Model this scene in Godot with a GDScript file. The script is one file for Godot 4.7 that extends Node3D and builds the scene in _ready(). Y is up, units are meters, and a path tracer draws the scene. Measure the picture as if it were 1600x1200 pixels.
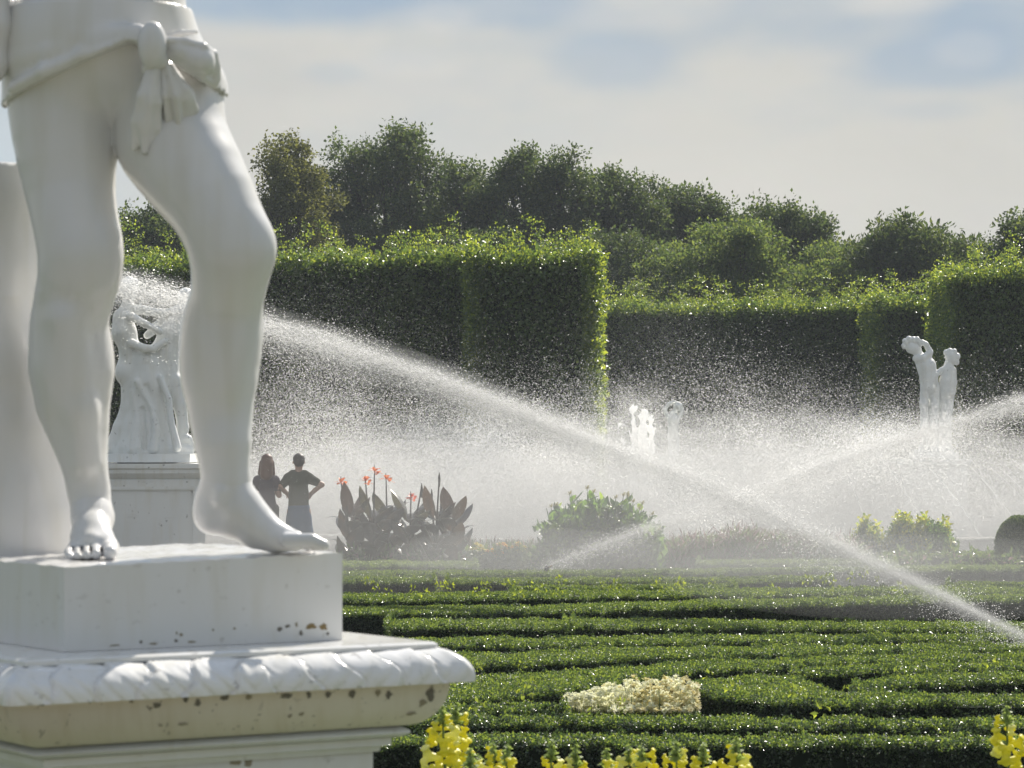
extends Node3D

# ---------------------------------------------------------------- layout
# Camera: 7.6 degrees of half field, eye 1.95 m above the gravel. at() turns a bearing of the
# photograph (1600 x 1200) and a distance along the axis into a point of the garden.
const F := 4500.0
const EYE := Vector3(0.0, 1.95, 0.0)
const HEDGE_H := 0.42
var pitch := atan(90.0 / 4500.0)
var rng := RandomNumberGenerator.new()
var taken := {}
var M := {}
var sun_dir := Vector3.UP


func at(px: float, py: float, d: float) -> Vector3:
	return EYE + Vector3((px - 800.0) / F * d, (600.0 - py) / F * d, -d).rotated(Vector3.RIGHT, pitch)


func on_plane(px: float, py: float, h: float) -> Vector3:
	# the point at height h that lies on that bearing
	var v := at(px, py, 1.0) - EYE
	return EYE + v * ((h - EYE.y) / v.y)


func numbered(called: String) -> String:
	var k: int = taken.get(called, 0)
	taken[called] = k + 1
	return called if k == 0 else "%s_%03d" % [called, k]


func tag(o: Node, label: String, category := "", group := "", kind := "") -> void:
	if label: o.set_meta("label", label)
	if category: o.set_meta("category", category)
	if group: o.set_meta("group", group)
	if kind: o.set_meta("kind", kind)


func thing(called: String, where: Vector3, label: String, category: String, group := "", turn := 0.0) -> Node3D:
	var o := Node3D.new()
	o.name = numbered(called)
	add_child(o)
	o.position = where
	o.rotation.y = turn
	tag(o, label, category, group)
	return o


func part(called: String, mesh: Mesh, mat: Material, parent: Node, kind := "") -> MeshInstance3D:
	var o := MeshInstance3D.new()
	o.name = called if parent != self else numbered(called)
	o.mesh = mesh
	if mat: o.material_override = mat
	parent.add_child(o, true)
	if kind: o.set_meta("kind", kind)
	return o


func scatter(called: String, mesh: Mesh, mat: Material, where: Array, parent: Node, kind := "stuff") -> MultiMeshInstance3D:
	var mm := MultiMesh.new()
	mm.transform_format = MultiMesh.TRANSFORM_3D
	mm.mesh = mesh
	mm.instance_count = where.size()
	for i in where.size():
		mm.set_instance_transform(i, where[i])
	var o := MultiMeshInstance3D.new()
	o.name = called if parent != self else numbered(called)
	o.multimesh = mm
	if mat: o.material_override = mat
	parent.add_child(o, true)
	if kind: o.set_meta("kind", kind)
	return o


# ---------------------------------------------------------------- smooth bodies
class Blob:
	var o: Vector3
	var c: float
	var n: Vector3i
	var g := PackedFloat32Array()

	func _init(lo: Vector3, hi: Vector3, cell: float) -> void:
		o = lo
		c = cell
		n = Vector3i(((hi - lo) / cell).ceil()) + Vector3i.ONE
		g.resize(n.x * n.y * n.z)
		g.fill(9.0)

	func first(lo: Vector3) -> Vector3i:
		return Vector3i(((lo - o) / c).floor()).clamp(Vector3i.ZERO, n - Vector3i.ONE)

	func last(hi: Vector3) -> Vector3i:
		return Vector3i(((hi - o) / c).ceil()).clamp(Vector3i.ZERO, n - Vector3i.ONE)

	func cone(a: Vector3, b: Vector3, ra: float, rb: float, k: float) -> void:
		var m := k + 2.6 * c
		var i0 := first(Vector3(minf(a.x - ra, b.x - rb) - m, minf(a.y - ra, b.y - rb) - m, minf(a.z - ra, b.z - rb) - m))
		var i1 := last(Vector3(maxf(a.x + ra, b.x + rb) + m, maxf(a.y + ra, b.y + rb) + m, maxf(a.z + ra, b.z + rb) + m))
		var ba := b - a
		var inv := 1.0 / maxf(ba.length_squared(), 1e-9)
		var dr := rb - ra
		for z in range(i0.z, i1.z + 1):
			for y in range(i0.y, i1.y + 1):
				var i := (z * n.y + y) * n.x + i0.x
				var p := o + Vector3(i0.x, y, z) * c - a
				for x in range(i0.x, i1.x + 1):
					var t := clampf(p.dot(ba) * inv, 0.0, 1.0)
					var d := (p - ba * t).length() - ra - dr * t
					var e := g[i]
					if e - d >= k:
						g[i] = d
					elif d - e < k:
						var h := 0.5 + 0.5 * (e - d) / k
						g[i] = lerpf(e, d, h) - k * h * (1.0 - h)
					i += 1
					p.x += c

	func ball(at_: Vector3, r: Vector3, k: float, turn := Basis()) -> void:
		var m := k + 2.6 * c
		var big := maxf(r.x, maxf(r.y, r.z)) + m
		var i0 := first(at_ - Vector3.ONE * big)
		var i1 := last(at_ + Vector3.ONE * big)
		var inv := turn.inverse()
		for z in range(i0.z, i1.z + 1):
			for y in range(i0.y, i1.y + 1):
				var i := (z * n.y + y) * n.x + i0.x
				for x in range(i0.x, i1.x + 1):
					var p := inv * (o + Vector3(x, y, z) * c - at_)
					var q := p / r
					var k0 := q.length()
					var k1 := (q / r).length()
					var d := k0 * (k0 - 1.0) / maxf(k1, 1e-6)
					if k0 < 1e-4: d = -minf(r.x, minf(r.y, r.z))
					var e := g[i]
					if e - d >= k:
						g[i] = d
					elif d - e < k:
						var h := 0.5 + 0.5 * (e - d) / k
						g[i] = lerpf(e, d, h) - k * h * (1.0 - h)
					i += 1

	func carve(a: Vector3, b: Vector3, r: float, k: float) -> void:
		# a rounded groove
		var m := r + k + 2.0 * c
		var i0 := first(a.min(b) - Vector3.ONE * m)
		var i1 := last(a.max(b) + Vector3.ONE * m)
		var ba := b - a
		var inv := 1.0 / maxf(ba.length_squared(), 1e-9)
		for z in range(i0.z, i1.z + 1):
			for y in range(i0.y, i1.y + 1):
				var i := (z * n.y + y) * n.x + i0.x
				for x in range(i0.x, i1.x + 1):
					var p := o + Vector3(x, y, z) * c - a
					var d := r - (p - ba * clampf(p.dot(ba) * inv, 0.0, 1.0)).length()
					var e := g[i]
					if d - e >= k:
						g[i] = d
					elif e - d < k:
						var h := 0.5 - 0.5 * (e - d) / k
						g[i] = lerpf(e, d, h) + k * h * (1.0 - h)
					i += 1

	func keep_below(planes: Array) -> void:
		# keeps what lies under at least one of the planes (each a Plane whose normal points out)
		for z in n.z:
			for y in n.y:
				var i := (z * n.y + y) * n.x
				for x in n.x:
					if g[i] < 0.3:
						var p := o + Vector3(x, y, z) * c
						var d := 9.0
						for q: Plane in planes:
							d = minf(d, q.distance_to(p))
						g[i] = maxf(g[i], d)
					i += 1

	func rough(noise: FastNoiseLite, depth: float) -> void:
		for z in n.z:
			for y in n.y:
				var i := (z * n.y + y) * n.x
				for x in n.x:
					if absf(g[i]) < 0.12:
						var p := o + Vector3(x, y, z) * c
						g[i] += depth * noise.get_noise_3d(p.x, p.y, p.z)
					i += 1

	func mesh(org: Vector3) -> ArrayMesh:
		var nx := n.x
		var nxy := n.x * n.y
		var vid := PackedInt32Array()
		vid.resize(g.size())
		vid.fill(-1)
		var at_ := PackedInt32Array()
		var pos := PackedVector3Array()
		var nor := PackedVector3Array()
		var lim := 3.2 * c
		for z in range(0, n.z - 1):
			for y in range(0, n.y - 1):
				var i := z * nxy + y * nx
				for x in range(0, n.x - 1):
					var a := g[i]
					if absf(a) < lim:
						var b := g[i + 1]
						var d := g[i + nx]
						var e := g[i + nx + 1]
						var a2 := g[i + nxy]
						var b2 := g[i + nxy + 1]
						var d2 := g[i + nxy + nx]
						var e2 := g[i + nxy + nx + 1]
						var lo := minf(minf(minf(a, b), minf(d, e)), minf(minf(a2, b2), minf(d2, e2)))
						var hi := maxf(maxf(maxf(a, b), maxf(d, e)), maxf(maxf(a2, b2), maxf(d2, e2)))
						if lo < 0.0 and hi >= 0.0:
							var gr := Vector3(b + e + b2 + e2 - a - d - a2 - d2, d + e + d2 + e2 - a - b - a2 - b2, a2 + b2 + d2 + e2 - a - b - d - e) / (4.0 * c)
							var v := (a + b + d + e + a2 + b2 + d2 + e2) / 8.0
							var l := maxf(gr.length_squared(), 0.05)
							var off := (-gr * (v / l)).clamp(Vector3.ONE * -0.6 * c, Vector3.ONE * 0.6 * c)
							vid[i] = pos.size()
							at_.append(i)
							pos.append(o + (Vector3(x, y, z) + Vector3(0.5, 0.5, 0.5)) * c + off - org)
							nor.append(gr.normalized())
					i += 1
		var ix := PackedInt32Array()
		for k in at_.size():
			var i := at_[k]
			var a := g[i]
			for w in 3:
				var s: int = [1, nx, nxy][w]
				var t: int = [nx, nxy, 1][w]
				var u: int = [nxy, 1, nx][w]
				if i + s >= g.size() or i - t - u < 0:
					continue
				var b := g[i + s]
				if (a < 0.0) == (b < 0.0):
					continue
				var p := vid[i - t - u]
				var q := vid[i - u]
				var r := vid[i]
				var v := vid[i - t]
				if p < 0 or q < 0 or v < 0:
					continue
				if a < 0.0:
					ix.append_array([p, v, r, p, r, q])
				else:
					ix.append_array([p, q, r, p, r, v])
		var arr := []
		arr.resize(Mesh.ARRAY_MAX)
		arr[Mesh.ARRAY_VERTEX] = pos
		arr[Mesh.ARRAY_NORMAL] = nor
		arr[Mesh.ARRAY_INDEX] = ix
		var m := ArrayMesh.new()
		if pos.size() > 0 and ix.size() > 0:
			m.add_surface_from_arrays(Mesh.PRIMITIVE_TRIANGLES, arr)
		return m


func chain(b: Blob, d: float, k: float, pts: Array, grow := 0.0) -> void:
	# joints given as [bearing x, bearing y, half width in the picture, nearer/farther in metres]
	for i in maxi(1, pts.size() - 1):
		var p: Array = pts[i]
		var q: Array = pts[mini(i + 1, pts.size() - 1)]
		var dp: float = d + (p[3] if p.size() > 3 else 0.0)
		var dq: float = d + (q[3] if q.size() > 3 else 0.0)
		b.cone(at(p[0], p[1], dp), at(q[0], q[1], dq), p[2] * dp / F + grow, q[2] * dq / F + grow, k)


# ---------------------------------------------------------------- plain shapes
func quad(st: SurfaceTool, a: Vector3, b: Vector3, c: Vector3, d: Vector3) -> void:
	# corners clockwise as seen from the front
	for v: Vector3 in [a, b, c, a, c, d]:
		st.add_vertex(v)


func begin(smooth := false) -> SurfaceTool:
	var st := SurfaceTool.new()
	st.begin(Mesh.PRIMITIVE_TRIANGLES)
	st.set_smooth_group(0 if smooth else -1)
	return st


func finish(st: SurfaceTool) -> ArrayMesh:
	st.generate_normals()
	return st.commit()


func box_into(st: SurfaceTool, lo: Vector3, hi: Vector3) -> void:
	var a := lo
	var b := hi
	quad(st, Vector3(a.x, b.y, b.z), Vector3(b.x, b.y, b.z), Vector3(b.x, a.y, b.z), Vector3(a.x, a.y, b.z))
	quad(st, Vector3(b.x, b.y, a.z), Vector3(a.x, b.y, a.z), Vector3(a.x, a.y, a.z), Vector3(b.x, a.y, a.z))
	quad(st, Vector3(b.x, b.y, b.z), Vector3(b.x, b.y, a.z), Vector3(b.x, a.y, a.z), Vector3(b.x, a.y, b.z))
	quad(st, Vector3(a.x, b.y, a.z), Vector3(a.x, b.y, b.z), Vector3(a.x, a.y, b.z), Vector3(a.x, a.y, a.z))
	quad(st, Vector3(a.x, b.y, a.z), Vector3(b.x, b.y, a.z), Vector3(b.x, b.y, b.z), Vector3(a.x, b.y, b.z))
	quad(st, Vector3(a.x, a.y, b.z), Vector3(b.x, a.y, b.z), Vector3(b.x, a.y, a.z), Vector3(a.x, a.y, a.z))


func tube_into(st: SurfaceTool, pts: Array, radii: Array, sides := 6) -> void:
	# a tapered tube through the points
	var rings := []
	for i in pts.size():
		var dir: Vector3 = (pts[mini(i + 1, pts.size() - 1)] - pts[maxi(i - 1, 0)]).normalized()
		var u := dir.cross(Vector3(0.31, 0.17, 0.93)).normalized()
		var v := dir.cross(u)
		var ring := []
		for s in sides:
			var a := TAU * s / sides
			ring.append(pts[i] + (u * cos(a) + v * sin(a)) * radii[i])
		rings.append(ring)
	for i in pts.size() - 1:
		for s in sides:
			var e := (s + 1) % sides
			quad(st, rings[i][s], rings[i][e], rings[i + 1][e], rings[i + 1][s])


# ---------------------------------------------------------------- foliage
func leaf_into(pos: PackedVector3Array, nor: PackedVector3Array, ix: PackedInt32Array, p: Vector3, dir: Vector3, nrm: Vector3, l: float, w: float) -> void:
	var side := dir.cross(nrm).normalized()
	var up := side.cross(dir).normalized()
	var k := pos.size()
	pos.append(p)
	pos.append(p + dir * l * 0.45 + side * w * 0.5 + up * w * 0.14)
	pos.append(p + dir * l - up * l * 0.12)
	pos.append(p + dir * l * 0.45 - side * w * 0.5 + up * w * 0.14)
	nor.append(up)
	nor.append((up - side * 0.35).normalized())
	nor.append((up + dir * 0.25).normalized())
	nor.append((up + side * 0.35).normalized())
	ix.append_array([k, k + 2, k + 1, k, k + 3, k + 2])


func rand_dir() -> Vector3:
	var z := rng.randf_range(-1.0, 1.0)
	var a := rng.randf() * TAU
	var r := sqrt(1.0 - z * z)
	return Vector3(r * cos(a), z, r * sin(a))


func leaf_clump(mats: Array, shares: Array, count: int, radius: float, l: float, w: float, up_bias: float, flat := 1.0) -> ArrayMesh:
	# a tuft of leaves, one surface for each tone of leaf
	var m := ArrayMesh.new()
	for s in mats.size():
		var pos := PackedVector3Array()
		var nor := PackedVector3Array()
		var ix := PackedInt32Array()
		for i in int(round(count * shares[s])):
			var q := rand_dir() * radius * pow(rng.randf(), 0.45)
			q.y *= flat
			var dir := (rand_dir() + Vector3.UP * up_bias * 0.6 + q.normalized() * 0.5).normalized()
			var nrm := (rand_dir() + Vector3.UP * up_bias).normalized()
			if absf(nrm.dot(dir)) > 0.9: nrm = (nrm + Vector3(0.4, 0.1, 0.7)).normalized()
			var k := rng.randf_range(0.75, 1.25)
			leaf_into(pos, nor, ix, q, dir, nrm, l * k, w * k)
		var arr := []
		arr.resize(Mesh.ARRAY_MAX)
		arr[Mesh.ARRAY_VERTEX] = pos
		arr[Mesh.ARRAY_NORMAL] = nor
		arr[Mesh.ARRAY_INDEX] = ix
		m.add_surface_from_arrays(Mesh.PRIMITIVE_TRIANGLES, arr)
		m.surface_set_material(s, mats[s])
	return m


func placed(p: Vector3, y_axis: Vector3, size: float, tilt := 0.35) -> Transform3D:
	var y := (y_axis + rand_dir() * tilt).normalized()
	var x := y.cross(rand_dir()).normalized()
	return Transform3D(Basis(x, y, x.cross(y)).scaled(Vector3.ONE * size), p)


func leaf_mat(albedo: Color, glow: Color, rough := 0.4, spec := 0.5) -> StandardMaterial3D:
	var m := StandardMaterial3D.new()
	m.albedo_color = albedo.linear_to_srgb()
	m.roughness = rough
	m.metallic_specular = spec
	m.cull_mode = BaseMaterial3D.CULL_DISABLED
	m.backlight_enabled = true
	m.backlight = glow.linear_to_srgb()
	return m


func plain_mat(albedo: Color, rough := 0.7, spec := 0.5) -> StandardMaterial3D:
	var m := StandardMaterial3D.new()
	m.albedo_color = albedo.linear_to_srgb()
	m.roughness = rough
	m.metallic_specular = spec
	m.cull_mode = BaseMaterial3D.CULL_DISABLED
	return m


func fog_mat(density: float, albedo := Color(0.98, 0.98, 0.97)) -> FogMaterial:
	var m := FogMaterial.new()
	m.density = density
	m.albedo = albedo
	return m


func mist(called: String, where: Vector3, size: Vector3, density: float, parent: Node, turn := Basis(), soft := false) -> void:
	# a bank of mist; a soft one thins towards its edge, as three banks one inside the other
	for k in (2 if soft else 1):
		var f := FogVolume.new()
		f.name = called if parent != self else numbered(called)
		f.shape = RenderingServer.FOG_VOLUME_SHAPE_ELLIPSOID
		f.size = size * ([1.12, 0.74][k] if soft else 1.0)
		f.material = fog_mat(density * (0.58 if soft else 1.0))
		parent.add_child(f, true)
		f.transform = Transform3D(turn, where - (parent.position if parent != self else Vector3.ZERO))
		f.set_meta("kind", "stuff")


func append_mesh(a: ArrayMesh, b: ArrayMesh) -> ArrayMesh:
	for i in b.get_surface_count():
		a.add_surface_from_arrays(Mesh.PRIMITIVE_TRIANGLES, b.surface_get_arrays(i))
	return a


# ---------------------------------------------------------------- air
const SKY_TURN := PI / 4.0  # the panorama starts at another bearing


func cloud_patch(az: float, el: float, px: float, py: float, sx: float, sy: float) -> float:
	# how far a direction (degrees from straight ahead, degrees up) lies inside a soft patch of sky
	var u := (az - rad_to_deg(atan((px - 800.0) / F))) / rad_to_deg(sx / F)
	var v := (el - rad_to_deg(atan((690.0 - py) / F))) / rad_to_deg(sy / F)
	return exp(-(u * u + v * v))


func sky_light(dir: Vector3, n1: FastNoiseLite, n2: FastNoiseLite) -> Color:
	var el := rad_to_deg(asin(clampf(dir.y, -1.0, 1.0)))
	var az := rad_to_deg(atan2(dir.x, -dir.z))
	# a sheet of cloud seen in perspective: noise over the plane the direction pierces
	var h := maxf(dir.y, 0.0) + 0.06
	var p := Vector3(dir.x / h, 0.0, dir.z / h)
	var big := n1.get_noise_2d(p.x * 16.0, p.z * 16.0)
	var fine := n2.get_noise_3d(dir.x * 100.0, dir.y * 240.0, dir.z * 100.0)
	var veil := Color(0.66, 0.655, 0.615)
	var left := smoothstep(-5.0, -11.0, az) * smoothstep(8.5, 5.5, el) * smoothstep(-60.0, -20.0, az)
	veil = veil.lerp(Color(0.58, 0.66, 0.71), left)
	var blue := Color(0.37, 0.48, 0.60).lerp(Color(0.16, 0.30, 0.56), smoothstep(12.0, 50.0, el))
	var open := smoothstep(7.6, 12.5, el + big * 2.6 + fine * 0.8) * smoothstep(-0.28, 0.34, big + fine * 0.25 + 0.10)
	open *= lerpf(0.7, 0.95, smoothstep(9.0, 30.0, el))
	var w := fine * 0.55 + 0.5
	var close := absf(az) < 22.0 and el < 18.0
	for q: Array in [[430, 0, 230, 46, 0.75], [780, 6, 150, 40, 0.55], [960, 92, 100, 46, 0.34], [1250, 30, 120, 60, 0.24], [1470, 105, 150, 48, 0.55], [1560, 45, 120, 50, 0.6], [1460, 178, 80, 18, 0.28], [520, 115, 55, 18, 0.25]]:
		if close: open = 1.0 - (1.0 - open) * (1.0 - q[4] * smoothstep(0.10, 0.85, cloud_patch(az, el, q[0], q[1], q[2], q[3]) * (0.45 + 1.15 * w)))
	var c := veil.lerp(blue, open)
	# bright tufts on the edge of the openings
	for q: Array in [[1515, 84, 60, 30, 0.35], [1390, 8, 90, 22, 0.5], [690, 24, 60, 26, 0.4], [1010, 20, 150, 30, 0.35], [640, 100, 90, 24, 0.3]]:
		if close: c = c.lerp(Color(0.74, 0.72, 0.68), q[4] * smoothstep(0.15, 0.95, cloud_patch(az, el, q[0], q[1], q[2], q[3]) * (0.35 + 1.3 * w)))
	c = c.lerp(c * Color(0.86, 0.90, 0.95), smoothstep(-0.05, 0.45, fine + big * 0.4) * smoothstep(3.5, 7.5, el))
	c = c * (1.0 + 0.10 * fine * smoothstep(2.0, 6.0, el))
	c = c.lerp(Color(0.5, 0.53, 0.56), 0.35 * smoothstep(0.1, 0.5, -big) * smoothstep(5.0, 9.0, el) * (1.0 - open))
	if close: c = c.lerp(Color(0.72, 0.705, 0.65), 0.8 * cloud_patch(az, el, 1120, 330, 420, 130))
	# the thin cloud glows round the sun
	var near := rad_to_deg(acos(clampf(dir.dot(sun_dir), -1.0, 1.0)))
	var glow := 0.55 * exp(-pow(near / 17.0, 2.0))
	# away from the sun the air is darker and bluer
	var off := smoothstep(62.0, 140.0, near)
	c = c * Color(lerpf(1.0, 0.46, off), lerpf(1.0, 0.50, off), lerpf(1.0, 0.56, off))
	return Color(c.r + glow, c.g + glow * 0.97, c.b + glow * 0.9)


func make_sky() -> Image:
	var n1 := FastNoiseLite.new()
	n1.seed = 11
	n1.frequency = 0.035
	n1.fractal_octaves = 5
	var n2 := FastNoiseLite.new()
	n2.seed = 5
	n2.frequency = 0.05
	n2.fractal_octaves = 5
	n2.fractal_gain = 0.62
	var small := Image.create_empty(512, 256, false, Image.FORMAT_RGB8)
	for y in 256:
		for x in 512:
			var a := wrapf((x + 0.5) / 512.0 * TAU + SKY_TURN, -PI, PI)
			var e := (0.5 - (y + 0.5) / 256.0) * PI
			var dir := Vector3(sin(a) * cos(e), maxf(sin(e), 0.0), -cos(a) * cos(e))
			small.set_pixel(x, y, (sky_light(dir, n1, n2) / 1.3).linear_to_srgb())
	small.resize(4096, 2048, Image.INTERPOLATE_CUBIC)
	# the same sky once more, finer, where it is seen through a long lens
	for y in range(840, 1026):
		for x in range(3384, 3785):
			var a := wrapf((x + 0.5) / 4096.0 * TAU + SKY_TURN, -PI, PI)
			var e := (0.5 - (y + 0.5) / 2048.0) * PI
			small.set_pixel(x, y, (sky_light(Vector3(sin(a) * cos(e), maxf(sin(e), 0.0), -cos(a) * cos(e)), n1, n2) / 1.3).linear_to_srgb())
	return small


func set_stage() -> void:
	rng.seed = 71
	var cam := Camera3D.new()
	cam.name = "camera"
	var lens := CameraAttributesPhysical.new()
	lens.frustum_focal_length = 12.0 / (600.0 / F)
	lens.frustum_focus_distance = 30.0
	lens.exposure_aperture = 14.0
	lens.frustum_near = 0.1
	lens.frustum_far = 900.0
	cam.attributes = lens
	cam.fov = rad_to_deg(2.0 * atan(600.0 / F))
	cam.near = 0.1
	cam.far = 900.0
	cam.position = EYE
	cam.rotation.x = pitch
	cam.current = true
	add_child(cam)

	var az := deg_to_rad(27.0)
	var el := deg_to_rad(41.0)
	sun_dir = Vector3(sin(az) * cos(el), sin(el), -cos(az) * cos(el))
	var sun := DirectionalLight3D.new()
	sun.name = "sun"
	sun.light_color = Color(1.0, 0.97, 0.92)
	sun.light_energy = 1.6
	sun.light_angular_distance = 0.55
	sun.shadow_enabled = true
	sun.basis = Basis.looking_at(-sun_dir)
	add_child(sun)

	var env := Environment.new()
	env.background_mode = Environment.BG_SKY
	var sky := Sky.new()
	var pano := PanoramaSkyMaterial.new()
	pano.panorama = ImageTexture.create_from_image(make_sky())
	pano.energy_multiplier = 0.87
	sky.sky_material = pano
	env.sky = sky
	env.sky_rotation = Vector3(0.0, -SKY_TURN, 0.0)
	env.tonemap_mode = Environment.TONE_MAPPER_LINEAR
	env.tonemap_exposure = 1.5
	env.sdfgi_enabled = true
	env.ssao_enabled = true
	env.ssil_enabled = true
	env.volumetric_fog_enabled = true
	env.volumetric_fog_density = 0.0
	env.fog_enabled = true
	env.fog_density = 0.0006
	env.fog_light_color = Color(0.93, 0.96, 1.0)
	var we := WorldEnvironment.new()
	we.name = "environment"
	we.environment = env
	add_child(we)


func noise_tex(seed_: int, freq: float, octaves: int, ramp: Array, size := 512) -> NoiseTexture2D:
	var n := FastNoiseLite.new()
	n.seed = seed_
	n.frequency = freq
	n.fractal_octaves = octaves
	var t := NoiseTexture2D.new()
	t.width = size
	t.height = size
	t.seamless = true
	t.noise = n
	var gr := Gradient.new()
	var offs := PackedFloat32Array()
	var cols := PackedColorArray()
	for r: Array in ramp:
		offs.append(r[0])
		cols.append((r[1] as Color).linear_to_srgb())
	gr.offsets = offs
	gr.colors = cols
	t.color_ramp = gr
	return t


func tri(m: StandardMaterial3D, scale: Vector3) -> StandardMaterial3D:
	m.uv1_triplanar = true
	m.uv1_world_triplanar = true
	m.uv1_scale = scale
	m.cull_mode = BaseMaterial3D.CULL_DISABLED
	return m


func paint_image(seed_: int, size: int, base: Color, stain: Color, marks: float) -> Image:
	# old white paint: faint runs, a few flaked spots that show the dark stone
	var a := FastNoiseLite.new()
	a.seed = seed_
	a.frequency = 0.012
	a.fractal_octaves = 4
	var b := FastNoiseLite.new()
	b.seed = seed_ + 1
	b.frequency = 0.055
	b.fractal_octaves = 4
	var im := Image.create_empty(size, size, false, Image.FORMAT_RGB8)
	for y in size:
		for x in size:
			var tone := a.get_noise_2d(x * 2.4, y * 0.35)
			var c := base.lerp(base * Color(0.90, 0.88, 0.82), clampf(tone * 1.3, 0.0, 1.0))
			var f := b.get_noise_2d(x, y)
			var g := a.get_noise_2d(x * 1.7 + 300.0, y * 1.7)
			c = c.lerp(stain, marks * smoothstep(0.52, 0.62, f * 0.75 + g * 0.62))
			im.set_pixel(x, y, c.linear_to_srgb())
	return im


func make_materials() -> void:
	# statue paint
	var m := StandardMaterial3D.new()
	m.albedo_texture = ImageTexture.create_from_image(paint_image(3, 384, Color(0.69, 0.685, 0.68), Color(0.3, 0.26, 0.2), 0.0))
	m.roughness = 0.24
	m.metallic_specular = 0.5
	tri(m, Vector3(1.1, 0.9, 1.1))
	M.paint = m
	m = m.duplicate()
	m.roughness = 0.1
	M.wet = m
	M.flake = plain_mat(Color(0.32, 0.28, 0.21), 0.9, 0.2)
	M.flake_dark = plain_mat(Color(0.19, 0.175, 0.15), 0.9, 0.2)
	M.flake_rust = plain_mat(Color(0.24, 0.18, 0.09), 0.9, 0.2)
	M.rim_stone = plain_mat(Color(0.33, 0.32, 0.30), 0.8, 0.3)
	m = StandardMaterial3D.new()
	m.albedo_texture = ImageTexture.create_from_image(paint_image(14, 384, Color(0.70, 0.70, 0.69), Color(0.16, 0.13, 0.09), 0.4))
	m.roughness = 0.3
	tri(m, Vector3(1.7, 1.7, 1.7))
	M.plinth = m
	m = StandardMaterial3D.new()
	m.albedo_texture = ImageTexture.create_from_image(paint_image(28, 384, Color(0.78, 0.775, 0.765), Color(0.2, 0.18, 0.15), 0.8))
	m.roughness = 0.13
	tri(m, Vector3(1.9, 1.9, 1.9))
	M.carving = m
	m = StandardMaterial3D.new()
	m.albedo_texture = ImageTexture.create_from_image(paint_image(41, 512, Color(0.74, 0.68, 0.58), Color(0.10, 0.085, 0.065), 1.0))
	m.roughness = 0.5
	tri(m, Vector3(2.1, 2.6, 2.1))
	M.cream = m
	m = StandardMaterial3D.new()
	m.albedo_texture = ImageTexture.create_from_image(paint_image(57, 384, Color(0.82, 0.825, 0.81), Color(0.25, 0.24, 0.22), 0.8))
	m.roughness = 0.45
	tri(m, Vector3(0.7, 0.7, 0.7))
	M.far_paint = m
	# ground
	m = StandardMaterial3D.new()
	m.albedo_texture = noise_tex(9, 0.02, 5, [[0.0, Color(0.03, 0.05, 0.016)], [0.5, Color(0.05, 0.085, 0.025)], [1.0, Color(0.09, 0.12, 0.04)]])
	m.roughness = 0.9
	tri(m, Vector3(0.35, 0.35, 0.35))
	M.lawn = m
	m = StandardMaterial3D.new()
	m.albedo_texture = noise_tex(19, 0.08, 4, [[0.0, Color(0.16, 0.14, 0.11)], [0.5, Color(0.23, 0.205, 0.165)], [1.0, Color(0.32, 0.29, 0.24)]])
	m.roughness = 0.85
	tri(m, Vector3(0.8, 0.8, 0.8))
	M.gravel = m
	m = StandardMaterial3D.new()
	m.albedo_texture = noise_tex(29, 0.06, 4, [[0.0, Color(0.03, 0.024, 0.018)], [0.6, Color(0.06, 0.05, 0.036)], [1.0, Color(0.10, 0.085, 0.06)]])
	m.roughness = 0.95
	tri(m, Vector3(0.9, 0.9, 0.9))
	M.soil = m
	# leaves: box, hornbeam, trees
	M.box_core = plain_mat(Color(0.016, 0.026, 0.012), 0.9, 0.2)  # very dark green for the solid cores added inside the hedges
	M.box = [leaf_mat(Color(0.046, 0.076, 0.029), Color(0.18, 0.255, 0.045), 0.42, 0.4), leaf_mat(Color(0.038, 0.062, 0.027), Color(0.09, 0.15, 0.035), 0.24, 0.6), leaf_mat(Color(0.062, 0.09, 0.029), Color(0.31, 0.385, 0.055), 0.46, 0.35)]
	M.box_shade_tone = leaf_mat(Color(0.033, 0.048, 0.024), Color(0.05, 0.08, 0.02), 0.4, 0.35)  # box leaf darkened, so the shade of the hedge sides is in its colour
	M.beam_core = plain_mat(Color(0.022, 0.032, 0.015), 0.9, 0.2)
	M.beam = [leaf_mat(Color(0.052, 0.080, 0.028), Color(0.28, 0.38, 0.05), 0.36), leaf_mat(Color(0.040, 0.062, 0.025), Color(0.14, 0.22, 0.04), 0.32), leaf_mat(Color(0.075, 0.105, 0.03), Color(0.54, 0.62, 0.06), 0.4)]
	M.tree = [leaf_mat(Color(0.044, 0.066, 0.028), Color(0.11, 0.155, 0.035), 0.6, 0.25), leaf_mat(Color(0.034, 0.052, 0.024), Color(0.07, 0.105, 0.03), 0.6, 0.25), leaf_mat(Color(0.056, 0.078, 0.03), Color(0.20, 0.24, 0.05), 0.6, 0.25)]
	M.tree_light = [leaf_mat(Color(0.054, 0.082, 0.032), Color(0.17, 0.24, 0.05), 0.6, 0.25), leaf_mat(Color(0.042, 0.066, 0.028), Color(0.10, 0.15, 0.04), 0.6, 0.25), leaf_mat(Color(0.068, 0.095, 0.034), Color(0.28, 0.34, 0.06), 0.6, 0.25)]
	M.tree_brown = [leaf_mat(Color(0.054, 0.068, 0.028), Color(0.18, 0.18, 0.04), 0.6, 0.25), leaf_mat(Color(0.04, 0.048, 0.022), Color(0.09, 0.10, 0.025), 0.6, 0.25), leaf_mat(Color(0.068, 0.078, 0.028), Color(0.24, 0.25, 0.05), 0.6, 0.25)]
	M.bark = plain_mat(Color(0.055, 0.045, 0.034), 0.9, 0.3)
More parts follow.
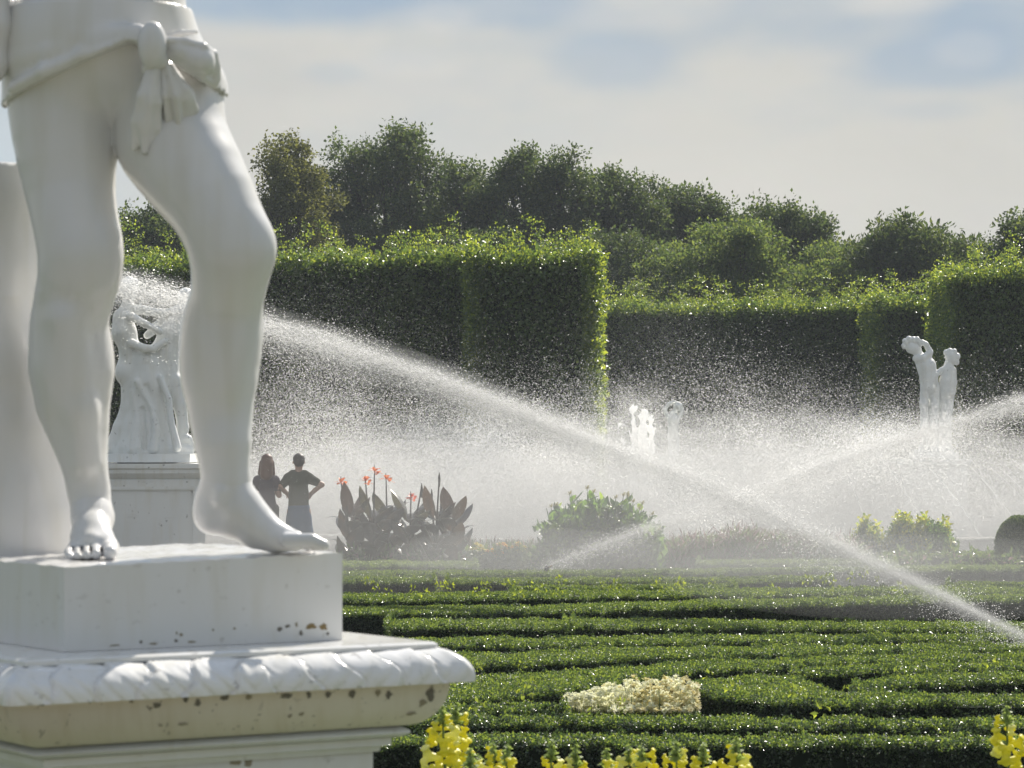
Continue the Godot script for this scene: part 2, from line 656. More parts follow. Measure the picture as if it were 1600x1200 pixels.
	# water in the air
	m = leaf_mat(Color(0.95, 0.95, 0.95), Color(1.4, 1.4, 1.39), 0.2, 0.8)
	M.drop = m
	m = plain_mat(Color(0.05, 0.07, 0.07), 0.06, 0.5)
	M.pool = m
	M.stem = plain_mat(Color(0.10, 0.16, 0.05), 0.6)


# ---------------------------------------------------------------- ground
func sheet(called: String, corners: Array, h: float, mat: Material) -> void:
	var st := begin()
	for i in range(1, corners.size() - 1):
		for k in [0, i, i + 1]:
			var v: Vector2 = corners[k]
			st.add_vertex(Vector3(v.x, h, v.y))
	var o := part(called, finish(st), mat, self)
	o.set_meta("kind", "structure")


func make_ground() -> void:
	sheet("ground", [Vector2(-400, 60), Vector2(-400, -700), Vector2(400, -700), Vector2(400, 60)], 0.0, M.lawn)
	sheet("gravel_path", [Vector2(-30, 3), Vector2(-30, -3.4), Vector2(30, -3.4), Vector2(30, 3)], 0.004, M.gravel)
	sheet("parterre_soil", [Vector2(-12, -13.6), Vector2(-12, -41.5), Vector2(14, -41.5), Vector2(14, -13.6)], 0.004, M.soil)
	sheet("gravel_walk", [Vector2(-40, -42), Vector2(-40, -66), Vector2(40, -66), Vector2(40, -42)], 0.004, M.gravel)


# ---------------------------------------------------------------- hedges
func strip_hedge(called: String, front: Array, back: Array, h: float, core: Material, clump: Mesh, label: String, category: String, group: String, dens_top: float, dens_front: float, size: float, inset: float, fringe := 0.0, face_clump: Mesh = null) -> Node3D:
	# a clipped hedge between a front line and a back line on the ground (both run from left to right)
	var org: Vector3 = (front[0] + front[-1]) * 0.5
	org.y = 0.0
	var root := thing(called, org, label, category, group)
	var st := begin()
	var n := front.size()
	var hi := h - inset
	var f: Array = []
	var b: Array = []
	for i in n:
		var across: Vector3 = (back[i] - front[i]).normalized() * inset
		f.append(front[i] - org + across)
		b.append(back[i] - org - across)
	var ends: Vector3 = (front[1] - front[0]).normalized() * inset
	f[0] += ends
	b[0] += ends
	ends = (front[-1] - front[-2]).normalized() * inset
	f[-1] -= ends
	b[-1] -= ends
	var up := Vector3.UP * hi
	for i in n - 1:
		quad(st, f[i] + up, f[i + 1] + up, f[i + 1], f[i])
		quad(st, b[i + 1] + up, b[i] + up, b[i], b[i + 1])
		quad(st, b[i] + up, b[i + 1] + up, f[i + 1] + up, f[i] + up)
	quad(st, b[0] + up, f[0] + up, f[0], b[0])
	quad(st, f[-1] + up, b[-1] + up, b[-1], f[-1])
	part("dark_core", finish(st), core, root)  # opaque dark filler, added to block light through the leaves
	var where := []
	var faces := []
	var wob := FastNoiseLite.new()
	wob.seed = taken[called]
	wob.frequency = 0.9 / maxf(size, 0.4)
	for i in n - 1:
		var p0: Vector3 = front[i] - org
		var p1: Vector3 = front[i + 1] - org
		var q0: Vector3 = back[i] - org
		var q1: Vector3 = back[i + 1] - org
		var wide := (p1 - p0).length()
		var deep := ((q0 - p0).length() + (q1 - p1).length()) * 0.5
		var out := (p0 - q0).normalized()
		for k in int(dens_top * wide * deep):
			var u := rng.randf()
			var v := rng.randf()
			var p := p0.lerp(p1, u).lerp(q0.lerp(q1, u), v)
			p.y = h + wob.get_noise_2d(p.x + org.x, p.z + org.z) * 0.045 * size - 0.075 * size - rng.randf() * 0.05 * size
			where.append(placed(p, Vector3.UP, rng.randf_range(0.8, 1.2)))
		for side in 2:
			var dens: float = dens_front if side == 0 else dens_front * 0.45
			for k in int(dens * wide * h):
				var u := rng.randf()
				var y := h * (1.0 - pow(rng.randf(), 1.15))
				var p := (p0.lerp(p1, u) if side == 0 else q0.lerp(q1, u))
				var o2 := out if side == 0 else -out
				p += o2 * (wob.get_noise_2d((p.x + org.x) * 1.3, y * 1.3 + 40.0) * 0.05 - 0.06) * size
				p.y = maxf(0.02, y - 0.06 * size)
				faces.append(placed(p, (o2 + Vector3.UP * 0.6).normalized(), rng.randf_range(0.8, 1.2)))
	for e in 2:
		var a: Vector3 = (front[0] if e == 0 else front[-1]) - org
		var c: Vector3 = (back[0] if e == 0 else back[-1]) - org
		var o3: Vector3 = (front[0] - front[1]).normalized() * (1.0 if e == 0 else -1.0)
		for k in int(dens_front * 1.2 * (a - c).length() * h):
			var p := a.lerp(c, rng.randf()) - o3 * 0.02 * size
			p.y = h * rng.randf()
			where.append(placed(p, (o3 + Vector3.UP * 0.6).normalized(), rng.randf_range(0.8, 1.2)))
	if fringe > 0.0:
		for i in n - 1:
			var wide: float = (front[i + 1] - front[i]).length()
			for k in int(wide * 34.0):
				var p: Vector3 = front[i].lerp(front[i + 1], rng.randf()).lerp(back[i].lerp(back[i + 1], rng.randf()), rng.randf()) - org
				p.y = h + fringe * pow(rng.randf(), 2.2) * (0.6 + 0.6 * wob.get_noise_2d((p.x + org.x) * 2.0, 7.0))
				where.append(placed(p, Vector3.UP, rng.randf_range(0.35, 0.75)))
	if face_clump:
		scatter("shade_toned_foliage", face_clump, null, faces, root)  # side leaves use a darker mix that paints in their shade
	else:
		where.append_array(faces)
	scatter("foliage", clump, null, where, root)
	return root


func box_row(stations: Array, label: String, clump: Mesh, shade: Mesh, h := HEDGE_H) -> void:
	var front := []
	var back := []
	for s: Array in stations:
		var p := on_plane(s[0], s[1], h)
		var q := on_plane(s[0], s[2], h)
		p.y = 0.0
		q.y = 0.0
		front.append(p)
		back.append(q)
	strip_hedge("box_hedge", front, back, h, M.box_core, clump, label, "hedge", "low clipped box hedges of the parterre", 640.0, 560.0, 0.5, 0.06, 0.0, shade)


func make_box_hedges() -> void:
	var clump := leaf_clump(M.box, [0.5, 0.3, 0.2], 24, 0.036, 0.019, 0.012, 0.9, 0.4)
	var shade := leaf_clump([M.box_shade_tone, M.box[1]], [0.7, 0.3], 24, 0.036, 0.019, 0.012, 0.6, 0.4)  # tuft for the sides, with shade put into its leaf colours
	var rows := [
		["long box hedge nearest the yellow snapdragons, its dark face along the bottom", [[520, 1149, 1137], [1100, 1151, 1138], [1750, 1153, 1140]]],
		["long narrow box hedge just behind the nearest one, in front of the cream flowers", [[540, 1118, 1107], [900, 1118, 1108], [1200, 1124, 1112], [1750, 1124, 1112]]],
		["short narrow box hedge between the pedestal and the cream flowers", [[690, 1099, 1091], [885, 1098, 1089]]],
		["broad box hedge that narrows into a band curving behind the cream flowers", [[660, 1088, 1050], [690, 1086, 1047], [800, 1080, 1044], [900, 1066, 1040], [1000, 1052, 1034], [1080, 1042, 1026], [1200, 1035, 1022], [1300, 1030, 1018], [1450, 1026, 1014], [1750, 1022, 1010]]],
		["box hedge scroll whose rounded end touches the cream flowers on their right", [[1088, 1071, 1060], [1105, 1075, 1055], [1130, 1080, 1052], [1190, 1085, 1048], [1250, 1089, 1050], [1300, 1090, 1070], [1500, 1091, 1076], [1750, 1092, 1078]]],
		["short inner arm of the box scroll at the right, behind its front band", [[1335, 1072, 1062], [1400, 1063, 1049], [1480, 1057, 1044], [1600, 1055, 1043], [1750, 1055, 1043]]],
		["thin box hedge along the back of the scroll at the right", [[1240, 1046, 1037], [1330, 1042, 1031], [1450, 1038, 1029], [1750, 1036, 1027]]],
		["box hedge level with the carved cornice, sloping up towards the right", [[600, 1033, 1014], [800, 1030, 1012], [940, 1024, 1005], [1100, 1018, 1003], [1280, 1013, 1000], [1750, 1008, 996]]],
		["unbroken box hedge just above the cornice corner of the near pedestal", [[540, 1001, 990], [860, 1001, 989], [1100, 996, 986], [1750, 991, 982]]],
		["box hedge block with square ends right of the near plinth", [[605, 974, 961], [885, 974, 961]]],
		["box hedge that begins past the small gap and runs out under the right water jet", [[893, 973, 960], [1250, 976, 964], [1750, 980, 966]]],
		["box hedge with a tall dark shaded face, beside the chipped corner of the plinth", [[500, 953, 942], [860, 950, 940], [1100, 943, 932], [1400, 935, 926], [1750, 930, 922]]],
		["box hedge with yellowish weeds poking out of its top", [[500, 934, 924], [860, 928, 918], [1200, 924, 914], [1750, 918, 908]]],
		["pale square-ended box block left of the gap of bare ground", [[500, 904, 897], [680, 904, 897]]],
		["box block right of the gap of bare ground, running under the sprinkler", [[697, 906, 898], [1000, 905, 897], [1300, 903, 895]]],
		["short box block that stands just in front of the block right of the gap", [[799, 916, 910], [1150, 914, 907]]],
		["box hedge end at the far right, below the jet and the clipped ball", [[1480, 912, 904], [1750, 914, 906]]],
		["thin continuous box hedge at the foot of the small sprinkler", [[500, 894, 888], [1000, 892, 886], [1300, 887, 881], [1750, 884, 877]]],
		["hazy box hedge right in front of the canna plants", [[500, 880, 873], [745, 880, 873]]],
		["hazy box hedge in front of the pinkish grasses", [[1090, 877, 871], [1400, 876, 869]]],
		["rearmost box hedge under the yellow-green bushes and the clipped ball", [[1380, 866, 859], [1750, 864, 857]]],
	]
	for r: Array in rows:
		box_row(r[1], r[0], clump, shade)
	# weeds that stick out of the tops
	var weed := leaf_clump([M.box[2], M.beam[2]], [0.5, 0.5], 10, 0.05, 0.045, 0.022, 0.8)
	var where := []
	for k in 40:
		var px := rng.randf_range(540.0, 1420.0)
		var p := on_plane(px, rng.randf_range(916.0, 938.0) - (px - 540.0) * 0.011, HEDGE_H)
		p.y = HEDGE_H + rng.randf_range(0.0, 0.07)
		where.append(placed(p, Vector3.UP, rng.randf_range(0.7, 1.3)))
	for k in 14:
		var p := on_plane(rng.randf_range(700.0, 1600.0), rng.randf_range(1040.0, 1120.0), HEDGE_H)
		p.y = HEDGE_H + rng.randf_range(0.0, 0.03)
		where.append(placed(p, Vector3.UP, rng.randf_range(0.6, 1.0)))
	tag(scatter("weeds", weed, null, where, self), "yellowish weed shoots growing out of the clipped box hedges", "weeds")


func make_tall_hedges() -> void:
	var clump := leaf_clump(M.beam, [0.45, 0.3, 0.25], 26, 0.27, 0.085, 0.055, 0.5, 0.85)
	var shade := leaf_clump([M.beam[0], M.beam[1]], [0.35, 0.65], 26, 0.27, 0.085, 0.055, 0.5, 0.85)  # bright leaves left out on the sides: shade painted by the mix
	var spec := [
		["tall clipped hornbeam hedge wall at the left, behind the near statue's legs", 100, 742, 63.0, 59.6, 3.2, 395.0, 62.0],
		["slightly taller hornbeam hedge block whose bright right end stands alone", 736, 934, 58.4, 57.6, 3.0, 385.0, 58.0],
		["far hornbeam hedge wall across the middle, lower than its neighbours", 925, 1400, 80.5, 78.0, 2.5, 470.0, 80.0],
		["step of the far hornbeam hedge beside the right statue", 1372, 1520, 74.5, 73.5, 3.0, 458.0, 74.0],
		["near hornbeam hedge wall at the right edge, behind the two-figure statue", 1492, 1800, 66.0, 62.0, 3.6, 408.0, 64.0],
	]
	for s: Array in spec:
		var h: float = EYE.y + (690.0 - s[6]) * s[7] / F
		var front := []
		var back := []
		for i in 5:
			var t := i / 4.0
			var px := lerpf(s[1], s[2], t)
			var d := lerpf(s[3], s[4], t)
			front.append(Vector3((px - 800.0) / F * d, 0.0, -d))
			back.append(Vector3((px - 800.0) / F * d, 0.0, -d - s[5]))
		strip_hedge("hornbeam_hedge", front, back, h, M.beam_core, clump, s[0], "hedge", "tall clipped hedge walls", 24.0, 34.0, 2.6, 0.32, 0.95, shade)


# ---------------------------------------------------------------- trees
func make_tree(called: String, label: String, px: float, top: float, half: float, d: float, lobes: int, mats: Array, loose: float, tall := 1.0, low := 560.0) -> void:
	var base := Vector3((px - 800.0) / F * d, 0.0, -d)
	var h: float = EYE.y + (690.0 - top) * d / F
	var r: float = half * 1.22 * d / F
	var bottom: float = EYE.y + (690.0 - low) * d / F
	var root := thing(called, base, label, "tree", "trees beyond the hedges")
	var crown := []
	var st := begin(true)
	var fork := Vector3(0, bottom * 0.9, 0)
	tube_into(st, [Vector3.ZERO, Vector3(0.05, bottom * 0.5, 0), fork], [0.34, 0.27, 0.23], 8)
	tube_into(st, [fork, Vector3(0.15, lerpf(bottom, h, 0.45), 0.1), Vector3(-0.1, h * 0.9, 0)], [0.22, 0.13, 0.03], 6)
	var puffs := []
	for k in lobes:
		# big masses fill the outline: wide in the middle, closing towards the top
		var t := (k + 0.5) / lobes
		var y := lerpf(bottom + 0.3, h - 0.6, pow(t, 0.85))
		var shrink := sqrt(maxf(0.05, 1.0 - pow(maxf(0.0, (t - 0.5) / 0.56), 2.0)))
		var a := k * 2.4 + rng.randf() * 1.6
		var lr := clampf(r * rng.randf_range(0.24, 0.46), 0.5, 1.5) * lerpf(1.0, 0.72, t)
		var out := maxf(0.0, r * 1.06 * shrink - lr * 0.62) * sqrt(rng.randf_range(0.1, 1.0))
		var c := Vector3(cos(a) * out, minf(y, h - lr * 0.9), sin(a) * out * 0.8)
		puffs.append([c, lr])
		var mid := fork.lerp(c, 0.5) + Vector3(rng.randf_range(-0.3, 0.3), -0.25, rng.randf_range(-0.3, 0.3))
		tube_into(st, [fork + Vector3(0, (y - fork.y) * 0.25, 0), mid, c], [0.11, 0.075, 0.025], 5)
		for w in 5:
			# sprays that break the outline
			var dir := (rand_dir() + Vector3.UP * 0.35).normalized()
			var sr := rng.randf_range(0.16, 0.42)
			var tip := c + dir * (lr + sr * rng.randf_range(-0.1, 0.9))
			if tip.y + sr > h + 0.15: tip.y = h + 0.15 - sr
			tube_into(st, [mid.lerp(c, 0.6), tip], [0.035, 0.01], 4)
			puffs.append([tip, sr])
	for f: Array in puffs:
		var lr: float = f[1]
		var many := int((34.0 if loose < 0.5 else 21.0) * lr * lr + 5.0 * lr + 1.0)
		for q in many:
			var dir := rand_dir()
			var p: Vector3 = f[0] + dir * Vector3(lr, lr * 0.8 * tall, lr) * pow(rng.randf(), 0.4)
			crown.append(placed(p, (dir + Vector3.UP * 0.8).normalized(), rng.randf_range(0.55, 1.2)))
	part("trunk", finish(st), M.bark, root)
	scatter("crown", mats[0], null, crown, root)


func make_trees() -> void:
	var dark := leaf_clump(M.tree, [0.45, 0.35, 0.2], 40, 0.40, 0.125, 0.08, 0.4)
	var light := leaf_clump(M.tree_light, [0.45, 0.25, 0.3], 40, 0.40, 0.12, 0.075, 0.5)
	var brown := leaf_clump(M.tree_brown, [0.5, 0.25, 0.25], 40, 0.40, 0.125, 0.08, 0.4)
	var upright := leaf_clump(M.tree, [0.5, 0.3, 0.2], 30, 0.40, 0.17, 0.07, 1.6)
	var mid := "dark tree in the row beyond the tall hedges, "
	make_tree("broadleaf_tree", "small tree seen between the near statue's legs", 240, 312, 62, 98, 22, [dark], 0.0)
	make_tree("broadleaf_tree", "brownish tree at the left end of the row, beside the statue's knee", 450, 213, 64, 100, 26, [brown], 0.0)
	make_tree("broadleaf_tree", "tallest tree of the row, broad, with sky showing through its crown", 612, 203, 112, 106, 40, [dark], 1.0)
	make_tree("broadleaf_tree", "smaller crown hanging on the right of the tallest tree", 724, 244, 56, 104, 20, [dark], 0.6)
	make_tree("broadleaf_tree", "dense dark tree with two spiky tips, right of the tallest tree", 850, 232, 92, 103, 36, [dark], 0.0)
	make_tree("broadleaf_tree", "round-headed tree over the right end of the left hedge", 975, 262, 66, 104, 26, [dark], 0.0)
	make_tree("broadleaf_tree", "tree with a notched top where the row begins to fall away", 1060, 285, 62, 106, 22, [dark], 0.0)
	make_tree("broadleaf_tree", "paler feathery tree in front of the row, above the far hedge", 1130, 352, 124, 92, 40, [light], 0.0, 0.8, 600.0)
	make_tree("broadleaf_tree", "irregular tree with a knobbly top at the right of the row", 1235, 312, 76, 102, 26, [dark], 0.3)
	make_tree("broadleaf_tree", "low sloping tree that ends the row, beside the gap of sky", 1302, 372, 56, 98, 18, [light], 0.0)
	make_tree("clipped_tree", "dense dark tree with upright shoots, alone right of the gap of sky", 1425, 346, 76, 96, 34, [upright], 0.0, 1.3)
	make_tree("clipped_tree", "low dark shoulder at the left foot of the upright-shooted tree", 1362, 376, 40, 98, 14, [upright], 0.0, 1.2)
	make_tree("clipped_tree", "low dark shoulder at the right of the upright-shooted tree", 1505, 368, 42, 97, 14, [upright], 0.0, 1.2)
	make_tree("broadleaf_tree", "dark tree cut by the right edge, above the near hedge wall", 1606, 332, 54, 92, 18, [dark], 0.0)
	make_tree("broadleaf_tree", "narrow tree filling the notch left of the tallest tree", 508, 256, 46, 106, 18, [dark], 0.0)
	make_tree("broadleaf_tree", "narrow tree filling the notch right of the tallest tree", 772, 268, 38, 106, 16, [dark], 0.2)
	make_tree("broadleaf_tree", "dark tree just left of the knobbly one, behind the paler tree", 1118, 304, 56, 105, 22, [dark], 0.0)
	make_tree("broadleaf_tree", "lower dark tree in the dip left of the knobbly one", 1172, 326, 44, 104, 16, [dark], 0.2)
	make_tree("understorey_tree", "low dark tree that fills the foot of the row behind the left hedge", 560, 345, 130, 110, 26, [dark], 0.0, 0.8)
	make_tree("understorey_tree", "low dark tree below the dense two-tipped tree", 790, 372, 110, 100, 24, [dark], 0.0, 0.8)
	make_tree("understorey_tree", "low dark tree in the shade behind the corner of the left hedge", 960, 360, 100, 96, 24, [dark], 0.0, 0.8, 620.0)
	make_tree("understorey_tree", "low tree filling the row's foot under the knobbly tree", 1270, 410, 84, 95, 20, [light], 0.0, 0.8, 620.0)
	make_tree("understorey_tree", "low dark tree behind the far hedge, under the gap of sky", 1400, 420, 80, 102, 18, [dark], 0.0, 0.8, 620.0)


# ---------------------------------------------------------------- the near statue and its pedestal
const CORNER_D := 5.0
const TURN := 0.576


func square_into(st: SurfaceTool, rows: Array, org: Vector3) -> void:
	# rows of [half width, height]: a square moulding with mitred corners, rows running downwards
	for i in rows.size() - 1:
		var a: float = rows[i][0]
		var b: float = rows[i + 1][0]
		var ya: float = rows[i][1]
		var yb: float = rows[i + 1][1]
		for k in 4:
			var c0 := Vector3(1, 0, 1).rotated(Vector3.UP, k * PI / 2)
			var c1 := Vector3(-1, 0, 1).rotated(Vector3.UP, k * PI / 2)
			var up := Vector3.UP
			quad(st, c1 * a + up * ya - org, c0 * a + up * ya - org, c0 * b + up * yb - org, c1 * b + up * yb - org)


func leaf_moulding(half: float, reach: float, y_top: float, y_low: float, pitch_: float) -> ArrayMesh:
	# the rounded edge of the cornice, carved with leaves that lap over one another
	var st := begin(true)
	var rows := 22
	var noise := FastNoiseLite.new()
	noise.seed = 6
	noise.frequency = 14.0
	for k in 4:
		var turn := Basis(Vector3.UP, k * PI / 2)
		var cols := 190
		var grid := []
		for i in cols + 1:
			var line := PackedVector3Array()
			for j in rows + 1:
				var t := float(j) / rows
				var a := t * PI * 0.56
				var out := half - reach + reach * sin(minf(a, PI / 2))
				if a > PI / 2: out = half - reach * 0.25 * (1.0 - cos(a - PI / 2)) * 1.6
				var y := lerpf(y_top, y_low, (1.0 - cos(a)) / (1.0 - cos(PI * 0.56)))
				var s := (float(i) / cols * 2.0 - 1.0) * out
				# laps: each leaf rises towards its edge and steps down to the next
				var m: float = absf(s) if k < 9 else s
				var u: float = m / pitch_ - t * 0.62 + 0.09 * sin(t * 9.0 + floor(m / pitch_) * 1.7)
				var saw: float = u - floor(u)
				var lift: float = 0.0052 * (saw * 0.9) * smoothstep(1.0, 0.9, saw) - 0.004 * exp(-pow((saw - 0.97) / 0.035, 2.0))
				var small: float = (m / pitch_ * 2.0 + t * 2.2)
				small -= floor(small)
				lift += 0.0024 * smoothstep(0.0, 0.55, small) * smoothstep(1.0, 0.9, small) * smoothstep(0.35, 0.75, t)
				lift += 0.0016 * noise.get_noise_3d(s * 1.5, y * 1.5, k * 9.0)
				lift *= smoothstep(0.0, 0.12, t) * smoothstep(0.0, 0.014, out - absf(s))
				var n := Vector3(0, cos(minf(a, PI / 2)), sin(minf(a, PI / 2)))
				line.append(turn * (Vector3(s, y, out) + n * lift))
			grid.append(line)
		for i in cols:
			for j in rows:
				quad(st, grid[i][j], grid[i + 1][j], grid[i + 1][j + 1], grid[i][j + 1])
	return finish(st)


func flake(parent: Node3D, where: Vector3, out: Vector3, w: float, h: float, mat: Material) -> void:
	# a ragged scab where the paint has come off
	var st := begin()
	var right := Vector3.UP.cross(out).normalized()
	var up := out.cross(right)
	var rim := []
	for k in 14:
		var a := TAU * k / 14
		var r := rng.randf_range(0.55, 1.15)
		rim.append(right * cos(a) * w * r + up * sin(a) * h * r - out * 0.0008)
	for k in 14:
		for v: Vector3 in [out * 0.0002, rim[(k + 1) % 14], rim[k]]:
			st.add_vertex(v)
	var o := part("flaked_patch", finish(st), mat, parent)
	o.transform = parent.transform.affine_inverse() * Transform3D(Basis(), where)


func make_near_statue() -> void:
	var eye_of := func(py: float) -> float: return EYE.y + (690.0 - py) * CORNER_D / F
	var corner := at(100, 882, CORNER_D)
	var side := 0.555
	var e1 := Vector3(cos(TURN), 0, -sin(TURN))
	var e2 := Vector3(-sin(TURN), 0, -cos(TURN))
	var mid := corner + (e1 + e2) * side * 0.5
	mid.y = 0.0
	var y_sole: float = eye_of.call(882)
	var y_slab: float = eye_of.call(1019)

	# ---- pedestal, a thing of its own
	var ped := thing("pedestal", mid, "large square white pedestal with carved leaf cornice carrying the near statue", "pedestal")
	ped.rotation.y = TURN
	var hs := side * 0.5
	var st := begin()
	# thin slab on top with its worn arris
	var top := hs + 0.128
	square_into(st, [[0.0, y_slab], [top - 0.006, y_slab], [top, y_slab - 0.004], [top, y_slab - 0.011], [top - 0.012, y_slab - 0.0125]], Vector3.ZERO)
	part("slab", finish(st), M.carving, ped)
	var y0 := y_slab - 0.012
	var y1: float = eye_of.call(1083)
	var half := hs + 0.178
	part("carved_leaf_moulding", leaf_moulding(half, 0.062, y0, y1, 0.086), M.carving, ped)
	# under it: fascia, cavetto, bead, fillets, shaft
	st = begin()
	square_into(st, [[half - 0.012, y1 + 0.001], [half - 0.035, y1 - 0.002]], Vector3.ZERO)
	part("soffit", finish(st), M.cream, ped)
	st = begin(true)
	var y2: float = eye_of.call(1157)
	var rows := []
	for i in 13:
		var t := i / 12.0
		rows.append([lerpf(half - 0.034, hs + 0.088, 1.0 - cos(t * PI / 2)), lerpf(y1 - 0.001, y2, sin(t * PI / 2) * 0.82 + 0.18 * t)])
	square_into(st, rows, Vector3.ZERO)
	part("cavetto", finish(st), M.cream, ped)
	st = begin(true)
	var y3: float = eye_of.call(1176)
	rows = []
	for i in 9:
		var t := i / 8.0
		rows.append([hs + 0.078 + 0.014 * sin(t * PI), lerpf(y2 - 0.002, y3, t)])
	square_into(st, rows, Vector3.ZERO)
	part("bead", finish(st), M.plinth, ped)
	st = begin()
	var y4: float = eye_of.call(1190)
	square_into(st, [[hs + 0.09, y2], [hs + 0.07, y2 - 0.001]], Vector3.ZERO)
	square_into(st, [[hs + 0.080, y3], [hs + 0.066, y3 - 0.001], [hs + 0.066, y4], [hs + 0.052, y4 - 0.003], [hs + 0.050, y4 - 0.012]], Vector3.ZERO)
	part("fillet", finish(st), M.plinth, ped)
	st = begin()
	square_into(st, [[hs + 0.0415, y4 - 0.01], [hs + 0.0415, 0.42], [hs + 0.08, 0.40], [hs + 0.10, 0.36], [hs + 0.10, 0.31]], Vector3.ZERO)
	part("shaft", finish(st), M.plinth, ped)
	st = begin()
	square_into(st, [[hs + 0.10, 0.311], [hs + 0.15, 0.31], [hs + 0.16, 0.0]], Vector3.ZERO)
	part("base_block", finish(st), M.plinth, ped)

	# flaked paint: the bare stone shows as dark scabs
	var face := -e2
	var cav := []
	for i in 13:
		var t := i / 12.0
		cav.append([lerpf(half - 0.034, hs + 0.088, 1.0 - cos(t * PI / 2)), lerpf(y1 - 0.001, y2, sin(t * PI / 2) * 0.82 + 0.18 * t)])
	for q: Array in [[140, 1094, 4, 6, 0], [205, 1096, 5, 3, 0], [244, 1101, 8, 5, 1], [290, 1092, 6, 8, 1], [308, 1098, 6, 7, 1], [350, 1090, 9, 5, 1], [388, 1089, 7, 5, 0], [448, 1087, 13, 5, 1], [482, 1086, 5, 7, 1], [512, 1085, 7, 6, 1], [550, 1085, 8, 7, 1], [590, 1083, 5, 6, 0], [607, 1086, 6, 8, 1], [285, 1131, 11, 3, 0], [250, 1133, 5, 2, 0], [452, 1118, 5, 4, 0], [470, 1115, 6, 4, 0], [672, 1083, 9, 15, 1], [660, 1098, 8, 8, 0], [642, 1114, 12, 4, 0], [460, 1073, 26, 2.4, 0], [560, 1069, 34, 2.4, 0], [400, 1076, 14, 2, 0]]:
		var best := 9.0
		var hit := Vector3.ZERO
		var tilt := face
		for i in 12:
			var pl := Plane(face, mid + face * float(cav[i][0]) + Vector3(0, 0, 0))
			var h: Variant = pl.intersects_ray(EYE, at(q[0], q[1], 1.0) - EYE)
			if h != null and absf(h.y - cav[i][1]) < best:
				best = absf(h.y - cav[i][1])
				hit = h
				var run: float = cav[i][0] - cav[i + 1][0]
				tilt = (face * float(cav[i][1] - cav[i + 1][1]) + Vector3.DOWN * run).normalized()
		flake(ped, hit + tilt * 0.0025, tilt, q[2] * CORNER_D / F, q[3] * CORNER_D / F, M.flake_dark if q[4] == 1 else M.flake)
	for q: Array in [[352, 1181, 12, 4, 0], [372, 1186, 11, 9, 0], [388, 1192, 8, 8, 0], [365, 1192, 8, 5, 0], [560, 1150, 9, 3, 0], [600, 1158, 5, 5, 0]]:
		var pl := Plane(face, mid + face * (hs + 0.0415))
		var h: Variant = pl.intersects_ray(EYE, at(q[0], q[1], 1.0) - EYE)
		flake(ped, h + face * 0.0012, face, q[2] * CORNER_D / F, q[3] * CORNER_D / F, M.flake)

	# ---- statue
	var root := thing("statue", mid, "white painted marble statue of striding bare legs with knotted loincloth, nearest the camera", "statue")
	# plinth under the feet, its top a little uneven
	st = begin(true)
	var n := 30
	var noise := FastNoiseLite.new()
	noise.seed = 4
	noise.frequency = 9.0
	var grid := []
	for i in n + 1:
		var line := []
		for j in n + 1:
			var p := corner - mid + e1 * side * i / n + e2 * side * j / n
			p.y = y_sole + 0.011 * i / n + 0.004 * noise.get_noise_2d(p.x * 2.0, p.z * 2.0)
			if i == 0 or j == 0 or i == n or j == n: p.y -= 0.004
			line.append(p)
		grid.append(line)
	for i in n:
		for j in n:
			quad(st, grid[i][j + 1], grid[i + 1][j + 1], grid[i + 1][j], grid[i][j])
	part("plinth_top", finish(st), M.wet, root)
	st = begin()
	for i in n:
		for s in 4:
			var a: Vector3 = [grid[i][0], grid[n][i], grid[n - i][n], grid[0][n - i]][s]
			var b: Vector3 = [grid[i + 1][0], grid[n][i + 1], grid[n - i - 1][n], grid[0][n - i - 1]][s]
			var out: Vector3 = [-e2, e1, e2, -e1][s] * 0.0
			var low := Vector3(0, y_slab + 0.0005, 0)
			quad(st, a, b, Vector3(b.x, b.y - 0.005, b.z) + out, Vector3(a.x, a.y - 0.005, a.z) + out)
			quad(st, Vector3(a.x, a.y - 0.005, a.z) + out, Vector3(b.x, b.y - 0.005, b.z) + out, Vector3(b.x, low.y, b.z) + out * 1.6, Vector3(a.x, low.y, a.z) + out * 1.6)
	part("plinth_block", finish(st), M.plinth, root)

	for q: Array in [[437, 983, 6, 4, 1], [449, 978, 7, 3, 1], [463, 976, 3, 5, 0], [470, 989, 4, 5, 1], [486, 979, 11, 5, 2], [505, 979, 8, 7, 2], [512, 990, 3, 3, 1], [366, 982, 3, 2, 0], [300, 1003, 9, 2, 0], [240, 1006, 10, 2, 0], [220, 1003, 3, 3, 1], [275, 1001, 4, 3, 1], [283, 992, 3, 4, 0], [276, 989, 2, 3, 0], [180, 1008, 12, 1.6, 0], [333, 984, 2, 2, 0]]:
		var pl := Plane(-e2, corner)
		var h: Variant = pl.intersects_ray(EYE, at(q[0], q[1], 1.0) - EYE)
		flake(root, h - e2 * 0.0012, -e2, q[2] * CORNER_D / F, q[3] * CORNER_D / F, [M.flake, M.flake_dark, M.flake_rust][q[4]])

	# figure: every joint of the limbs with its half width as seen from the path
	var d := 5.28
	var b := Blob.new(at(-260, 882, d) + Vector3(0, -0.02, -0.34), at(535, -560, d) + Vector3(0.02, 0.05, 0.32), 0.0085)
	var leg := [[112, 120, 92, 0.06], [103, 170, 86, 0.05], [103, 215, 78, 0.04], [105, 255, 71, 0.03], [110, 300, 65.5, 0.02], [117, 343, 62, 0.0], [124, 376, 61, -0.01], [127, 402, 60.5, -0.015], [124, 432, 59, -0.01], [114, 470, 56, 0.01], [107, 510, 56, 0.03], [111, 548, 61, 0.04], [112, 582, 62, 0.04], [114, 630, 54, 0.04], [122, 672, 43.5, 0.04], [128, 705, 35, 0.04], [134, 738, 30, 0.04], [139, 768, 29, 0.04], [144, 805, 31, 0.03]]
	chain(b, d, 0.022, leg)
